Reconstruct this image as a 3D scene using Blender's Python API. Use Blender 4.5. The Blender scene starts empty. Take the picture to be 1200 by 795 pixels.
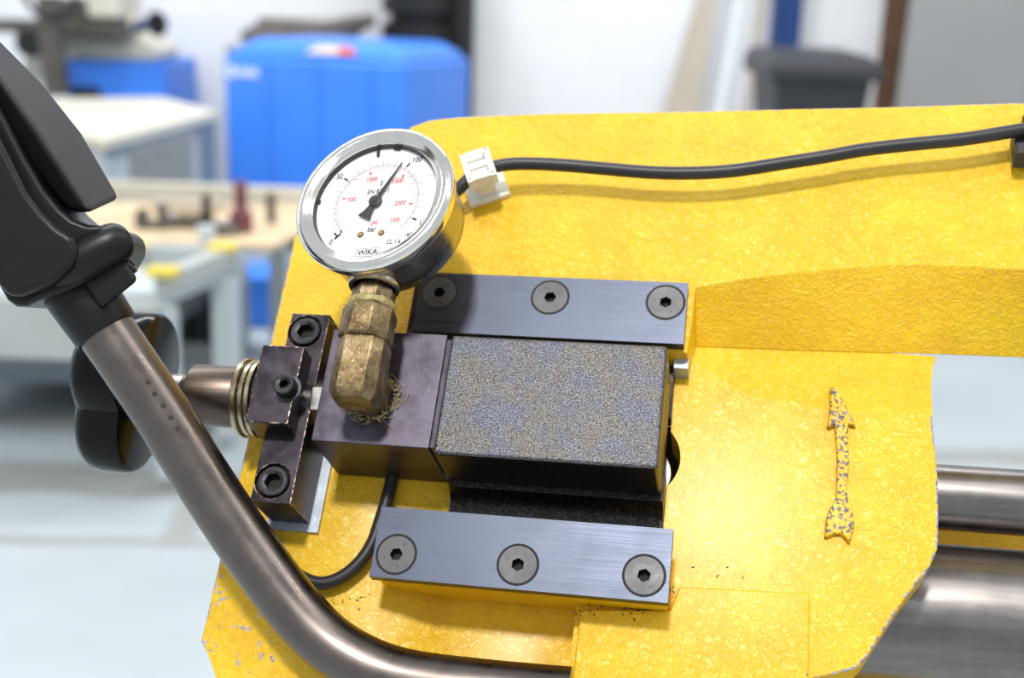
import bpy, bmesh, math, random
from mathutils import Matrix, Vector, noise

random.seed(4)
scene = bpy.context.scene
COL = scene.collection

# ---------------------------------------------------------------- camera, world, lights, exposure
F_PX = 1450.0
PITCH, ROLL = math.radians(15.4), math.radians(2.0)
CAM = Vector((0, 0, 1.3))
_u = Vector((0, math.sin(PITCH), math.cos(PITCH)))
_x = Vector((1, 0, 0))
cx = _x * math.cos(ROLL) + _u * math.sin(ROLL)
cy = _u * math.cos(ROLL) - _x * math.sin(ROLL)
cz = Vector((0, -math.cos(PITCH), math.sin(PITCH)))
RC = Matrix((cx, cy, cz)).transposed()
cd = bpy.data.cameras.new('camera')
cam = bpy.data.objects.new('camera', cd)
COL.objects.link(cam)
cam.matrix_world = Matrix.Translation(CAM) @ RC.to_4x4()
cd.sensor_width = 36
cd.lens = F_PX / 1200 * 36
cd.clip_start = 0.02
cd.dof.use_dof = True
cd.dof.focus_distance = 0.512
cd.dof.aperture_fstop = 6.3
cd.dof.aperture_blades = 7
scene.camera = cam
vs = scene.view_settings
vs.view_transform = 'Standard'
vs.look = 'None'
vs.exposure = 0.38
vs.gamma = 1
vs.use_curve_mapping = False

world = bpy.data.worlds.new('world')
scene.world = world
world.use_nodes = True
bg = world.node_tree.nodes['Background']
bg.inputs[0].default_value = (0.86, 0.93, 1.0, 1)
bg.inputs[1].default_value = 0.50


def area(name, loc, target, sx, sy, power, col=(1, 1, 1)):
    l = bpy.data.lights.new(name, 'AREA')
    l.shape = 'RECTANGLE'
    l.size, l.size_y, l.energy, l.color = sx, sy, power, col
    o = bpy.data.objects.new(name, l)
    COL.objects.link(o)
    o.location = loc
    o.rotation_euler = (Vector(target) - Vector(loc)).to_track_quat('-Z', 'Y').to_euler()
    return o


# machine frame (millimetres: u along the clamp bars, v up the face, w out of the face)
RM = Matrix(((0.98081813, 0.12622303, -0.14853804),
             (-0.04923675, 0.89774386, 0.43775759),
             (0.18860421, -0.42204705, 0.88673826)))
TM = Vector((2.41, -93.944, -514.973))
CM = -(RM.transposed() @ TM)
M = cam.matrix_world @ (Matrix.Translation(TM * 0.001) @ RM.to_4x4())
MC = M @ Vector((0, 0.06, 0))
kd = (RC @ Vector((-0.108, 0.725, 0.752))).normalized()
area('key_bay_lamp', MC + kd * 4.6, MC, 0.40, 0.40, 125, (1.0, 0.96, 0.90))
for lx_, ly_, pw_, lc_ in ((-6.2, 3.0, 70, (0.90, 0.96, 1.0)), (1.7, -0.5, 34, (1.0, 0.97, 0.93)), (4.6, 0.5, 50, (1.0, 0.96, 0.90)), (-1.5, -4.2, 26, (0.95, 0.97, 1.0))):
    area('streak_light', (lx_, ly_, 5.4), (lx_ * 0.9, ly_, 0), 0.22, 5.0, pw_, lc_)  # unseen strip lights, added for highlight streaks on the bezel and tube
area('wall_fill', (0.5, 5.0, 5.4), (0.5, 6.5, 0), 4.0, 0.8, 150, (1.0, 1.0, 1.0))  # this and the next: unseen fill lights, added to whiten the back wall
area('wall_fill', (-2.2, 3.6, 5.4), (-1.5, 5.0, 0), 0.8, 3.0, 95, (1.0, 1.0, 1.0))


def ray(x, y):
    return RM.transposed() @ Vector(((x - 600) / F_PX, (397.5 - y) / F_PX, -1))


def W(x, y, w):                     # point of the machine plane w
    d = ray(x, y)
    return CM + d * ((w - CM.z) / d.z)


def D(x, y, dep):                   # point at a distance dep (mm) along the view axis
    return CM + ray(x, y) * dep


def at(x, y, Y):                    # world point at depth Y metres
    d = RC @ Vector(((x - 600) / F_PX, (397.5 - y) / F_PX, -1))
    return CAM + d * (Y / d.y)


def fl(x, y, z=0.0):                # world point on a level plane
    d = RC @ Vector(((x - 600) / F_PX, (397.5 - y) / F_PX, -1))
    return CAM + d * ((z - CAM.z) / d.z)


# ---------------------------------------------------------------- node material helpers
def srgb(r, g, b):
    def c(v):
        v /= 255.0
        return v / 12.92 if v <= 0.04045 else ((v + 0.055) / 1.055) ** 2.4
    return (c(r), c(g), c(b), 1)


class NT:
    def __init__(s, name):
        s.m = bpy.data.materials.new(name)
        s.m.use_nodes = True
        s.t = s.m.node_tree
        s.p = s.t.nodes['Principled BSDF']
        s.out = s.t.nodes['Material Output']
        s._c = None

    def n(s, typ, **kw):
        nd = s.t.nodes.new(typ)
        for k, v in kw.items():
            setattr(nd, k, v)
        return nd

    def l(s, a, b):
        s.t.links.new(a, b)

    def co(s, kind='Object'):
        if not s._c:
            s._c = s.n('ShaderNodeTexCoord')
        return s._c.outputs[kind]

    def mapped(s, scale=(1, 1, 1), rot=(0, 0, 0)):
        mp = s.n('ShaderNodeMapping')
        s.l(s.co(), mp.inputs[0])
        mp.inputs['Scale'].default_value = scale
        mp.inputs['Rotation'].default_value = rot
        return mp.outputs[0]

    def noise(s, scale, detail=3, rough=0.55, vec=None, dist=0.0):
        nd = s.n('ShaderNodeTexNoise')
        nd.inputs['Scale'].default_value = scale
        nd.inputs['Detail'].default_value = detail
        nd.inputs['Roughness'].default_value = rough
        nd.inputs['Distortion'].default_value = dist
        s.l(vec if vec is not None else s.co(), nd.inputs['Vector'])
        return nd.outputs[0]

    def ramp(s, fac, stops):
        r = s.n('ShaderNodeValToRGB')
        s.l(fac, r.inputs[0])
        e = r.color_ramp.elements
        while len(e) < len(stops):
            e.new(0.5)
        for i, (p, c) in enumerate(stops):
            e[i].position = p
            e[i].color = c if not isinstance(c, (int, float)) else (c, c, c, 1)
        return r.outputs[0]

    def mix(s, fac, a, b):
        mx = s.n('ShaderNodeMix', data_type='RGBA')
        for i, v in ((0, fac), (6, a), (7, b)):
            if isinstance(v, (float, int, tuple)):
                mx.inputs[i].default_value = v
            else:
                s.l(v, mx.inputs[i])
        return mx.outputs[2]

    def math(s, op, a, b=0.0):
        nd = s.n('ShaderNodeMath', operation=op)
        for i, v in enumerate((a, b)):
            if isinstance(v, (float, int)):
                nd.inputs[i].default_value = v
            else:
                s.l(v, nd.inputs[i])
        return nd.outputs[0]

    def bump(s, h, strength=0.3, dist=0.001):
        b = s.n('ShaderNodeBump')
        b.inputs['Strength'].default_value = strength
        b.inputs['Distance'].default_value = dist
        s.l(h, b.inputs['Height'])
        s.l(b.outputs[0], s.p.inputs['Normal'])

    def set(s, base=None, rough=None, metal=None, coat=None, spec=None):
        for key, v in (('Base Color', base), ('Roughness', rough), ('Metallic', metal), ('Coat Weight', coat), ('Specular IOR Level', spec)):
            if v is None:
                continue
            if isinstance(v, (float, int, tuple)):
                s.p.inputs[key].default_value = v
            else:
                s.l(v, s.p.inputs[key])
        return s


def plain(name, rgb, rough=0.5, metal=0.0, var=0.12, sc=30, bump=0.0, bs=200, coat=0.0, spec=0.5):
    t = NT(name)
    c = srgb(*rgb)
    d = tuple(x * (1 - var) for x in c[:3]) + (1,)
    e = tuple(min(1, x * (1 + var)) for x in c[:3]) + (1,)
    t.set(t.ramp(t.noise(sc, 4), [(0.35, d), (0.65, e)]), rough, metal, coat, spec)
    if bump:
        t.bump(t.noise(bs, 3), bump, 0.0006)
    return t.m


MAT = {}


def paint_material(name, chips, chipc=None, csc=260):
    t = NT(name)
    big = t.noise(45, 3)
    base = t.ramp(big, [(0.3, srgb(233, 182, 6)), (0.7, srgb(244, 200, 20))])
    # rusty orange and pencil-grey grime, sparse
    g1 = t.ramp(t.noise(330, 4, 0.6), [(0.70, 0.0), (0.76, 1.0)])
    g2 = t.ramp(t.noise(22, 2), [(0.50, 0.0), (0.66, 1.0)])
    grime = t.math('MULTIPLY', g1, g2)
    base = t.mix(grime, base, srgb(120, 88, 30))
    if chips:
        lo, hi, amt = chips
        ch = t.ramp(t.noise(csc, 5, 0.62), [(lo, 0.0), (hi, 1.0)])
        ar = t.ramp(t.noise(60, 2), [(0.40, 0.0), (0.55, 1.0)])
        chm = t.math('MULTIPLY', ch, ar) if amt < 1 else ch
        metalc = t.ramp(t.noise(500, 3), [(0.35, chipc[0] if chipc else srgb(126, 116, 122)), (0.7, chipc[1] if chipc else srgb(205, 203, 210))])
        base = t.mix(chm, base, metalc)
    # hammered enamel relief: stringy ridges plus small blobs
    v1 = t.mapped((1, 1, 1), (0.3, 0.2, 0.6))
    n1 = t.noise(190, 3, 0.6, v1, 1.1)
    r1 = t.math('ABSOLUTE', t.math('SUBTRACT', n1, 0.5))
    r1 = t.ramp(r1, [(0.0, 1.0), (0.09, 0.0)])
    n2 = t.ramp(t.noise(420, 3, 0.6, v1, 0.8), [(0.45, 0.0), (0.66, 1.0)])
    n3 = t.noise(900, 2)
    h = t.math('ADD', t.math('MULTIPLY', r1, 0.55), t.math('ADD', t.math('MULTIPLY', n2, 0.5), t.math('MULTIPLY', n3, 0.16)))
    t.bump(h, 0.62, 0.0007)
    t.set(base, 0.40, 0.0, 0.10)
    t.p.inputs['Coat Roughness'].default_value = 0.2
    return t.m


MAT['yellow'] = paint_material('yellow_paint', None)
MAT['yellow_worn'] = paint_material('yellow_paint_worn', (0.60, 0.63, 0.5))
MAT['yellow_edge'] = paint_material('yellow_paint_chipped_edge', (0.47, 0.50, 1.0))
MAT['yellow_rim'] = paint_material('yellow_paint_lightly_chipped', (0.62, 0.64, 1.0))
MAT['yellow_arrow'] = paint_material('yellow_paint_scuffed', (0.515, 0.535, 1.0), (srgb(84, 78, 88), srgb(112, 106, 118)), 520)


def steel(name, rgb, rough, var=0.25, brush=None, metal=1.0, bump=0.0, bs=600, spots=0.0, spotc=(190, 195, 205)):
    t = NT(name)
    c = srgb(*rgb)
    lo = tuple(x * (1 - var) for x in c[:3]) + (1,)
    hi = tuple(min(1, x * (1 + var)) for x in c[:3]) + (1,)
    if brush:
        nz = t.noise(1.0, 4, 0.6, t.mapped(brush))
        nb = t.noise(60, 3)
        f = t.math('ADD', t.math('MULTIPLY', nz, 0.6), t.math('MULTIPLY', nb, 0.4))
    else:
        f = t.noise(90, 4, 0.6)
        nz = t.noise(bs, 3)
    b = t.ramp(f, [(0.35, lo), (0.65, hi)])
    if spots:
        sp = t.ramp(t.noise(1100, 3, 0.6), [(0.70, 0.0), (0.75, spots)])
        b = t.mix(sp, b, srgb(*spotc))
    rg = t.ramp(f, [(0.3, rough * 0.8), (0.7, min(1, rough * 1.25))])
    t.set(b, rg, metal)
    if bump:
        t.bump(nz, bump, 0.0004)
    return t.m


MAT['rail'] = steel('blued_steel_ground', (74, 79, 92), 0.38, 0.16, (25, 2200, 900), 1.0, 0.10)
MAT['blued'] = steel('blued_steel', (84, 80, 90), 0.40, 0.28, None, 1.0, 0.05, 500, 0.55)
MAT['blued_dark'] = steel('blued_steel_dark', (66, 62, 68), 0.36, 0.3, None, 1.0, 0.06, 500, 0.25)
MAT['screw'] = steel('black_oxide_screw', (88, 88, 90), 0.5, 0.18, None, 0.85, 0.1, 900)
MAT['socket_dark'] = plain('black_recess', (16, 15, 15), 0.7, 0.0)
MAT['screw_black'] = steel('black_oxide_cap_screw', (60, 60, 63), 0.42, 0.25, None, 0.9, 0.1, 900)
MAT['bare'] = steel('bare_steel', (196, 192, 186), 0.3, 0.12, None, 1.0, 0.04)
MAT['bronze'] = steel('browned_steel', (98, 88, 80), 0.36, 0.3, (30, 500, 500), 1.0, 0.08)
MAT['ringsteel'] = steel('oiled_ring_steel', (178, 166, 140), 0.28, 0.2, None, 1.0, 0.04)
MAT['tube'] = steel('drawn_steel_tube', (118, 110, 105), 0.30, 0.04, None, 1.0, 0.03, 1500)
MAT['shaft'] = steel('dull_steel_shaft', (128, 124, 122), 0.30, 0.22, (12, 160, 160), 1.0, 0.06)
MAT['shim'] = plain('pale_zinc_shim', (176, 186, 198), 0.45, 0.5, 0.15, 200, 0.2, 700)
MAT['chrome'] = steel('polished_stainless', (244, 240, 232), 0.13, 0.04)
MAT['stainless'] = steel('satin_stainless', (178, 172, 162), 0.24, 0.08)
MAT['plastic'] = plain('black_moulded_plastic', (22, 22, 24), 0.36, 0, 0.1, 80, 0.12, 1600, 0.0, 0.3)
MAT['plastic_grey'] = plain('dark_grey_moulded_plastic', (56, 56, 59), 0.5, 0, 0.06, 80, 0.2, 1800, 0.0, 0.3)
MAT['gloss_black'] = plain('glossy_black_phenolic', (12, 12, 13), 0.16, 0, 0.1, 80, 0.0, 800, 0.0, 0.22)
MAT['rubber'] = plain('black_cable_rubber', (38, 38, 42), 0.42, 0, 0.15, 80, 0.08, 800)
MAT['white_plastic'] = plain('white_nylon', (238, 236, 226), 0.4, 0, 0.05, 120, 0.05, 800)
MAT['black'] = plain('flat_black', (20, 20, 20), 0.5)
MAT['dial'] = plain('white_dial', (236, 238, 238), 0.6, 0, 0.01, 20)
MAT['ink'] = plain('black_ink', (30, 30, 32), 0.6)
MAT['red_ink'] = plain('red_ink', (226, 58, 62), 0.6)
MAT['pointer'] = plain('black_pointer_paint', (42, 38, 36), 0.5)
MAT['brass_dot'] = plain('brass_screw_head', (190, 150, 90), 0.35, 0.8)
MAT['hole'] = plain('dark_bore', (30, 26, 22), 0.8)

# cast block: fine sandy grain of bare and oily steel
t = NT('sandblasted_oily_steel')
g = t.noise(1900, 2, 0.7)
q = t.noise(70, 3)
a = t.ramp(g, [(0.40, srgb(51, 48, 49)), (0.50, srgb(91, 88, 86)), (0.62, srgb(137, 133, 128))])
b_ = t.ramp(g, [(0.40, srgb(47, 47, 54)), (0.50, srgb(86, 88, 98)), (0.62, srgb(128, 132, 143))])
t.set(t.mix(t.ramp(q, [(0.40, 0.0), (0.60, 1.0)]), a, b_), 0.45, 0.75)
t.bump(g, 0.5, 0.0004)
MAT['cast'] = t.m
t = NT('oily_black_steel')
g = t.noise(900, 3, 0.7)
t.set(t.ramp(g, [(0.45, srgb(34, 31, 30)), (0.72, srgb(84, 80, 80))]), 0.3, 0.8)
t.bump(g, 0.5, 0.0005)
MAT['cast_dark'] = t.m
t = NT('rubbed_steel_edge')
g = t.ramp(t.noise(420, 4, 0.65), [(0.50, 0.0), (0.56, 1.0)])
t.set(t.mix(g, srgb(72, 66, 70), srgb(206, 178, 160)), 0.35, 0.9)
MAT['rubbed'] = t.m

# brass elbow with dried sealant and dust
t = NT('dull_brass')
g = t.noise(130, 4, 0.6)
s2 = t.ramp(t.noise(900, 2), [(0.60, 0.0), (0.68, 1.0)])
b = t.ramp(g, [(0.32, srgb(92, 74, 50)), (0.5, srgb(130, 110, 78)), (0.70, srgb(160, 142, 112))])
t.set(t.mix(t.math('MULTIPLY', s2, 0.5), b, srgb(205, 190, 160)), 0.42, 0.85)
t.bump(t.noise(500, 3), 0.25, 0.0006)
MAT['brass'] = t.m
MAT['tape'] = plain('thread_sealant', (176, 158, 104), 0.5, 0.1, 0.3, 300, 0.6, 700)
MAT['fluff'] = plain('dust_fluff', (150, 138, 96), 0.9, 0, 0.3, 400)

# thin clear window: transparent with a fresnel gloss
t = NT('clear_window')
tr = t.n('ShaderNodeBsdfTransparent')
gl = t.n('ShaderNodeBsdfGlossy')
gl.inputs['Roughness'].default_value = 0.0
mx = t.n('ShaderNodeMixShader')
mx.inputs[0].default_value = 0.02
t.l(tr.outputs[0], mx.inputs[1])
t.l(gl.outputs[0], mx.inputs[2])
t.l(mx.outputs[0], t.out.inputs[0])
MAT['glass'] = t.m


# ---------------------------------------------------------------- object helpers
def tag(o, label=None, cat=None, group=None, kind=None):
    if label: o['label'] = label
    if cat: o['category'] = cat
    if group: o['group'] = group
    if kind: o['kind'] = kind
    return o


class Fr:
    """a thing: an Empty with its own frame; parts are built in machine mm or world metres"""
    def __init__(s, name, base, label, cat, machine=True, rot=None, group=None, single=False):
        s.machine = machine
        s.local = Matrix.Translation(Vector(base)) @ (rot.to_4x4() if rot else Matrix())
        s.inv = s.local.inverted()
        s.k = 0.001 if machine else 1.0
        if machine:
            lm = Matrix.Translation(Vector(base) * 0.001) @ (rot.to_4x4() if rot else Matrix())
            s.mw = M @ lm
        else:
            s.mw = s.local
        s.meta = (label, cat, group)
        s.o = None
        if not single:
            s.o = bpy.data.objects.new(name, None)
            s.o.empty_display_size = 0.02
            COL.objects.link(s.o)
            s.o.matrix_world = s.mw
            tag(s.o, label, cat, group)

    def part(s, name, bm, mat, parent=None, raw=False, bev=0, seg=2, sub=0, smooth=True, edge=None, label=None, single=False, bevsel=None, bev2=0):
        if bevsel:
            ly = bm.edges.layers.float.new('bevel_weight_edge')
            for e_ in bm.edges:
                if bevsel(e_):
                    e_[ly] = 1.0
        if not raw:
            bmesh.ops.transform(bm, matrix=s.inv, verts=bm.verts)
        bmesh.ops.scale(bm, vec=(s.k,) * 3, verts=bm.verts)
        bmesh.ops.recalc_face_normals(bm, faces=bm.faces)
        me = bpy.data.meshes.new(name)
        bm.to_mesh(me)
        bm.free()
        mats = mat if isinstance(mat, (list, tuple)) else [mat]
        for m_ in mats:
            me.materials.append(MAT[m_])
        if edge:
            me.materials.append(MAT[edge])
        o = bpy.data.objects.new(name, me)
        COL.objects.link(o)
        if single:
            o.matrix_world = s.mw
            tag(o, *s.meta)
            s.o = o
        else:
            o.parent = parent or s.o
        if bev:
            b = o.modifiers.new('bevel', 'BEVEL')
            b.width = bev * s.k
            b.segments = seg
            b.limit_method = 'WEIGHT' if bevsel else 'ANGLE'
            b.angle_limit = math.radians(35)
            b.harden_normals = True
            if edge:
                b.material = len(me.materials) - 1
            if bevsel and bev2:
                b2 = o.modifiers.new('bevel2', 'BEVEL')
                b2.width = bev2 * s.k
                b2.segments = 2
                b2.limit_method = 'ANGLE'
                b2.angle_limit = math.radians(35)
                b2.harden_normals = True
        if sub:
            m_ = o.modifiers.new('sub', 'SUBSURF')
            m_.levels = m_.render_levels = sub
        if smooth:
            for p in me.polygons:
                p.use_smooth = True
            if not sub:
                try:
                    me.set_sharp_from_angle(angle=math.radians(38))
                except Exception:
                    pass
        if label:
            o['label'] = label
        return o


def box(bm, u0, u1, v0, v1, w0, w1, mi=0):
    vs_ = [bm.verts.new((x, y, z)) for x in (u0, u1) for y in (v0, v1) for z in (w0, w1)]
    for f in ((0, 1, 3, 2), (4, 6, 7, 5), (0, 4, 5, 1), (2, 3, 7, 6), (0, 2, 6, 4), (1, 5, 7, 3)):
        bm.faces.new([vs_[i] for i in f]).material_index = mi
    return bm


def prism(bm, poly, w0, w1, top=None, mi=0):
    top = top or poly
    a = [bm.verts.new((p[0], p[1], w0 if len(p) < 3 else p[2])) for p in poly]
    b = [bm.verts.new((p[0], p[1], w1 if len(p) < 3 else p[2])) for p in top]
    n = len(a)
    bm.faces.new(a[::-1]).material_index = mi
    bm.faces.new(b).material_index = mi
    for i in range(n):
        bm.faces.new((a[i], a[(i + 1) % n], b[(i + 1) % n], b[i])).material_index = mi
    return bm


def basis(d):
    d = Vector(d).normalized()
    a = Vector((0, 0, 1)) if abs(d.z) < 0.9 else Vector((0, 1, 0))
    x = a.cross(d).normalized()
    return x, d.cross(x), d


def lathe(bm, prof, o=(0, 0, 0), d=(0, 0, 1), n=48, a0=0.0, cap=True, mi=0):
    o = Vector(o)
    x, y, z = basis(d)
    rings = []
    for r, h in prof:
        if r < 1e-6:
            rings.append([bm.verts.new(o + z * h)])
        else:
            rings.append([bm.verts.new(o + z * h + (x * math.cos(a0 + 2 * math.pi * i / n) + y * math.sin(a0 + 2 * math.pi * i / n)) * r) for i in range(n)])
    for a, b in zip(rings, rings[1:]):
        for i in range(n):
            j = (i + 1) % n
            if len(a) == 1 and len(b) == 1:
                continue
            if len(a) == 1:
                f = bm.faces.new((a[0], b[i], b[j]))
            elif len(b) == 1:
                f = bm.faces.new((a[i], b[0], a[j]))
            else:
                f = bm.faces.new((a[i], a[j], b[j], b[i]))
            f.material_index = mi
    if cap:
        for r_ in (rings[0], rings[-1]):
            if len(r_) > 2:
                bm.faces.new(r_)
    return bm


def cyl(bm, p0, p1, r, n=32, r2=None, a0=0.0):
    p0, p1 = Vector(p0), Vector(p1)
    d = p1 - p0
    return lathe(bm, [(r, 0), (r if r2 is None else r2, d.length)], p0, d, n, a0)


def smooth_path(pts, k=8):
    pts = [Vector(p) for p in pts]
    P = [pts[0] * 2 - pts[1]] + pts + [pts[-1] * 2 - pts[-2]]
    out = []
    for i in range(1, len(P) - 2):
        for j in range(k):
            t_ = j / k
            a, b, c, d = P[i - 1], P[i], P[i + 1], P[i + 2]
            out.append(0.5 * ((2 * b) + (c - a) * t_ + (2 * a - 5 * b + 4 * c - d) * t_ ** 2 + (3 * b - 3 * c + d - a) * t_ ** 3))
    out.append(pts[-1])
    return out


def tube(bm, pts, r, n=16, k=8):
    path = smooth_path(pts, k) if k else [Vector(p) for p in pts]
    x = None
    rings = []
    for i, p in enumerate(path):
        d = (path[min(i + 1, len(path) - 1)] - path[max(i - 1, 0)]).normalized()
        if x is None:
            x = basis(d)[0]
        x = (x - d * x.dot(d)).normalized()
        y = d.cross(x)
        rr = r(i / (len(path) - 1)) if callable(r) else r
        rings.append([bm.verts.new(p + (x * math.cos(2 * math.pi * j / n) + y * math.sin(2 * math.pi * j / n)) * rr) for j in range(n)])
    for a, b in zip(rings, rings[1:]):
        for j in range(n):
            bm.faces.new((a[j], a[(j + 1) % n], b[(j + 1) % n], b[j]))
    bm.faces.new(rings[0][::-1])
    bm.faces.new(rings[-1])
    return bm


def sweep(bm, sections):
    """loft through closed sections with equal counts"""
    rings = [[bm.verts.new(p) for p in s] for s in sections]
    n = len(rings[0])
    for a, b in zip(rings, rings[1:]):
        for j in range(n):
            bm.faces.new((a[j], a[(j + 1) % n], b[(j + 1) % n], b[j]))
    bm.faces.new(rings[0][::-1])
    bm.faces.new(rings[-1])
    return bm


def B():
    return bmesh.new()


def text_mesh(bm, body, size, x, y, z, rot=0.0, sx=1.0, shear=0.0, thick=0.0):
    cu = bpy.data.curves.new('t', 'FONT')
    cu.body = body
    cu.size = size
    cu.align_x = 'CENTER'
    cu.align_y = 'CENTER'
    cu.shear = shear
    cu.offset = thick
    cu.resolution_u = 3
    ob = bpy.data.objects.new('t', cu)
    me = bpy.data.meshes.new_from_object(ob)
    tmp = B()
    tmp.from_mesh(me)
    bmesh.ops.transform(tmp, verts=tmp.verts, matrix=Matrix.Translation((x, y, z)) @ Matrix.Rotation(rot, 4, 'Z') @ Matrix.Diagonal((sx, 1, 1, 1)))
    m2 = bpy.data.meshes.new('t2')
    tmp.to_mesh(m2)
    tmp.free()
    bm.from_mesh(m2)
    bpy.data.objects.remove(ob)
    bpy.data.curves.remove(cu)
    bpy.data.meshes.remove(me)
    bpy.data.meshes.remove(m2)
    return bm


# ================================================================ SETTING
def setting(name, bm, mat, bev=0):
    bmesh.ops.recalc_face_normals(bm, faces=bm.faces)
    me = bpy.data.meshes.new(name)
    bm.to_mesh(me)
    bm.free()
    me.materials.append(mat)
    o = bpy.data.objects.new(name, me)
    COL.objects.link(o)
    o['kind'] = 'structure'
    return o


# floor: pale blue grey painted concrete with faint darker bands
t = NT('painted_floor')
base = t.ramp(t.noise(1.2, 4), [(0.35, srgb(168, 178, 182)), (0.65, srgb(184, 193, 197))])
sep = t.n('ShaderNodeSeparateXYZ')
t.l(t.co(), sep.inputs[0])


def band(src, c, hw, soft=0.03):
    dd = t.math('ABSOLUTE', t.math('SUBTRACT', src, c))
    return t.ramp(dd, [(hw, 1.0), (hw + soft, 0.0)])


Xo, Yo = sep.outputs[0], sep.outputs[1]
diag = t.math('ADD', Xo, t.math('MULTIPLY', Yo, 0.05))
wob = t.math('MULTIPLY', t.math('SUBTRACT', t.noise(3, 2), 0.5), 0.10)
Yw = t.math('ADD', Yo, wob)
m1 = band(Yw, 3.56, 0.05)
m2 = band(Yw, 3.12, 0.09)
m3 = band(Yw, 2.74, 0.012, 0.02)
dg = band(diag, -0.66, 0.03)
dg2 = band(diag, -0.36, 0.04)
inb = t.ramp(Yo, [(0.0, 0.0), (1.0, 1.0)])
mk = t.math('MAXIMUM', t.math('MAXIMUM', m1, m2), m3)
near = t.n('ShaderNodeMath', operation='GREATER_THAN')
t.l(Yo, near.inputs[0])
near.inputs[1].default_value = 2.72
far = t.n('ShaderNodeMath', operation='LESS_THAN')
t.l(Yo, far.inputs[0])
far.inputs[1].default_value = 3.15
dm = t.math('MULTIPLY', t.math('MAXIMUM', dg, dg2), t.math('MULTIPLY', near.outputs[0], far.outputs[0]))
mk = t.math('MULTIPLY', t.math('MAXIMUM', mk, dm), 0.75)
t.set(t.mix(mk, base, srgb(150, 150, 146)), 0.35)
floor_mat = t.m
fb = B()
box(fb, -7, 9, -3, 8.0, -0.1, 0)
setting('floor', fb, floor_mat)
# painted block wall
t = NT('painted_block_wall')
br = t.n('ShaderNodeTexBrick')
mp = t.n('ShaderNodeMapping')
t.l(t.co(), mp.inputs[0])
mp.inputs['Rotation'].default_value = (math.radians(90), 0, 0)
t.l(mp.outputs[0], br.inputs[0])
br.inputs['Scale'].default_value = 1.0
br.inputs['Brick Width'].default_value = 0.44
br.inputs['Row Height'].default_value = 0.22
br.inputs['Mortar Size'].default_value = 0.006
br.inputs['Color1'].default_value = srgb(236, 238, 240)
br.inputs['Color2'].default_value = srgb(240, 241, 242)
br.inputs['Mortar'].default_value = srgb(230, 232, 235)
t.set(br.outputs[0], 0.6)
wall_mat = t.m
wb = B()
box(wb, -7, 9, 8.0, 8.2, -0.1, 3.6)
setting('wall_back', wb, wall_mat)
wb = B()
box(wb, -7.2, -7, -3, 8.2, -0.1, 3.6)
setting('wall_left', wb, wall_mat)
wb = B()
box(wb, 9, 9.2, -3, 8.2, -0.1, 3.6)
setting('wall_right', wb, wall_mat)

# ================================================================ MACHINE CASTING
S = Fr('saw_arm_casting', (0, 100, -40), 'big hammered yellow painted cast iron machine arm carrying the steel blocks and gauge', 'machine')


def ridge_pts():
    return [W(815, 337, -6), W(870, 327, -6), W(950, 318, -6), W(1020, 312, -6), W(1075, 310, -6), W(1200, 316, -6), W(1330, 326, -6)]


def foot_pts():                     # the flank runs deeper towards the notch
    return [W(817, 407, -25), W(870, 409, -27), W(950, 412, -28.5), W(1020, 414, -29.5), W(1097, 416, -30), W(1200, 420, -36), W(1330, 424, -40)]


# main plate with the bore hole
outer = [(-141, -40), (-141, 150), (-141, 185), (-118, 214), (-92, 226), (-60, 233), (60, 237), (150, 241), (300, 247), (300, 170), (64.5, 170), (64.5, 109), (90, 93), (130, 88)]
for px in ((1092.5, 488), (1094, 505), (1099, 560), (1100, 610), (1099, 643), (1088, 668), (1062, 700), (1040, 733), (1015, 772), (1003, 784), (975, 791), (950, 795)):
    p = W(px[0], px[1], -24)
    outer.append((p.x, p.y))
outer += [(121, -45), (118, -130), (-60, -130), (-128, -55)]
hole = [(-39, 13.5), (57.3, 13.5)] + [(43.5 + 19 * math.cos(a), 60 + 19 * math.sin(a)) for a in [math.radians(-43.4 + 86.8 * i / 20) for i in range(21)]] + [(57.3, 106), (-39, 106)]
pocket = [(-62.5, -34), (-62.5, 8), (23, 8), (23, -60), (-40, -60)]


def flat_fill(bm, loops, w, mi=0):
    es = []
    vl = []
    for lp in loops:
        v_ = [bm.verts.new((p[0], p[1], w)) for p in lp]
        vl.append(v_)
        for i in range(len(v_)):
            es.append(bm.edges.new((v_[i], v_[(i + 1) % len(v_)])))
    r = bmesh.ops.triangle_fill(bm, edges=es, use_beauty=True, use_dissolve=True)
    for g_ in r['geom']:
        if isinstance(g_, bmesh.types.BMFace):
            g_.material_index = mi
    return vl


bm = B()
fr_ = flat_fill(bm, [outer, hole, pocket], -24)
bk = flat_fill(bm, [outer, hole], -52)
for k_ in (0, 1):
    a, b = fr_[k_], bk[k_]
    for i in range(len(a)):
        j = (i + 1) % len(a)
        bm.faces.new((a[i], a[j], b[j], b[i]))
# pocket below the lower clamp bar
fl_ = [bm.verts.new(p) for p in [(-40, -38, -34), (-38, 5, -34), (23, 5, -34), (23, -60, -34), (-26, -58, -34)]]
for i in range(5):
    j = (i + 1) % 5
    bm.faces.new((fr_[2][i], fr_[2][j], fl_[j], fl_[i]))
bm.faces.new(fl_)


def rim_edge(e_):
    a_, b_ = e_.verts[0].co, e_.verts[1].co
    if abs(a_.z + 24) > 0.5 or abs(b_.z + 24) > 0.5:
        return False
    for c_ in (a_, b_):
        if (c_.x > 60 and c_.y > 84 and c_.x < 169) or (c_.y > 165 and c_.x > 60):
            return False
        if -62.6 < c_.x < 63 and -61 < c_.y < 107:
            return False
    return True


S.part('arm_plate', bm, 'yellow', bev=1.6, seg=3, edge='yellow_edge', bevsel=rim_edge)

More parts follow.
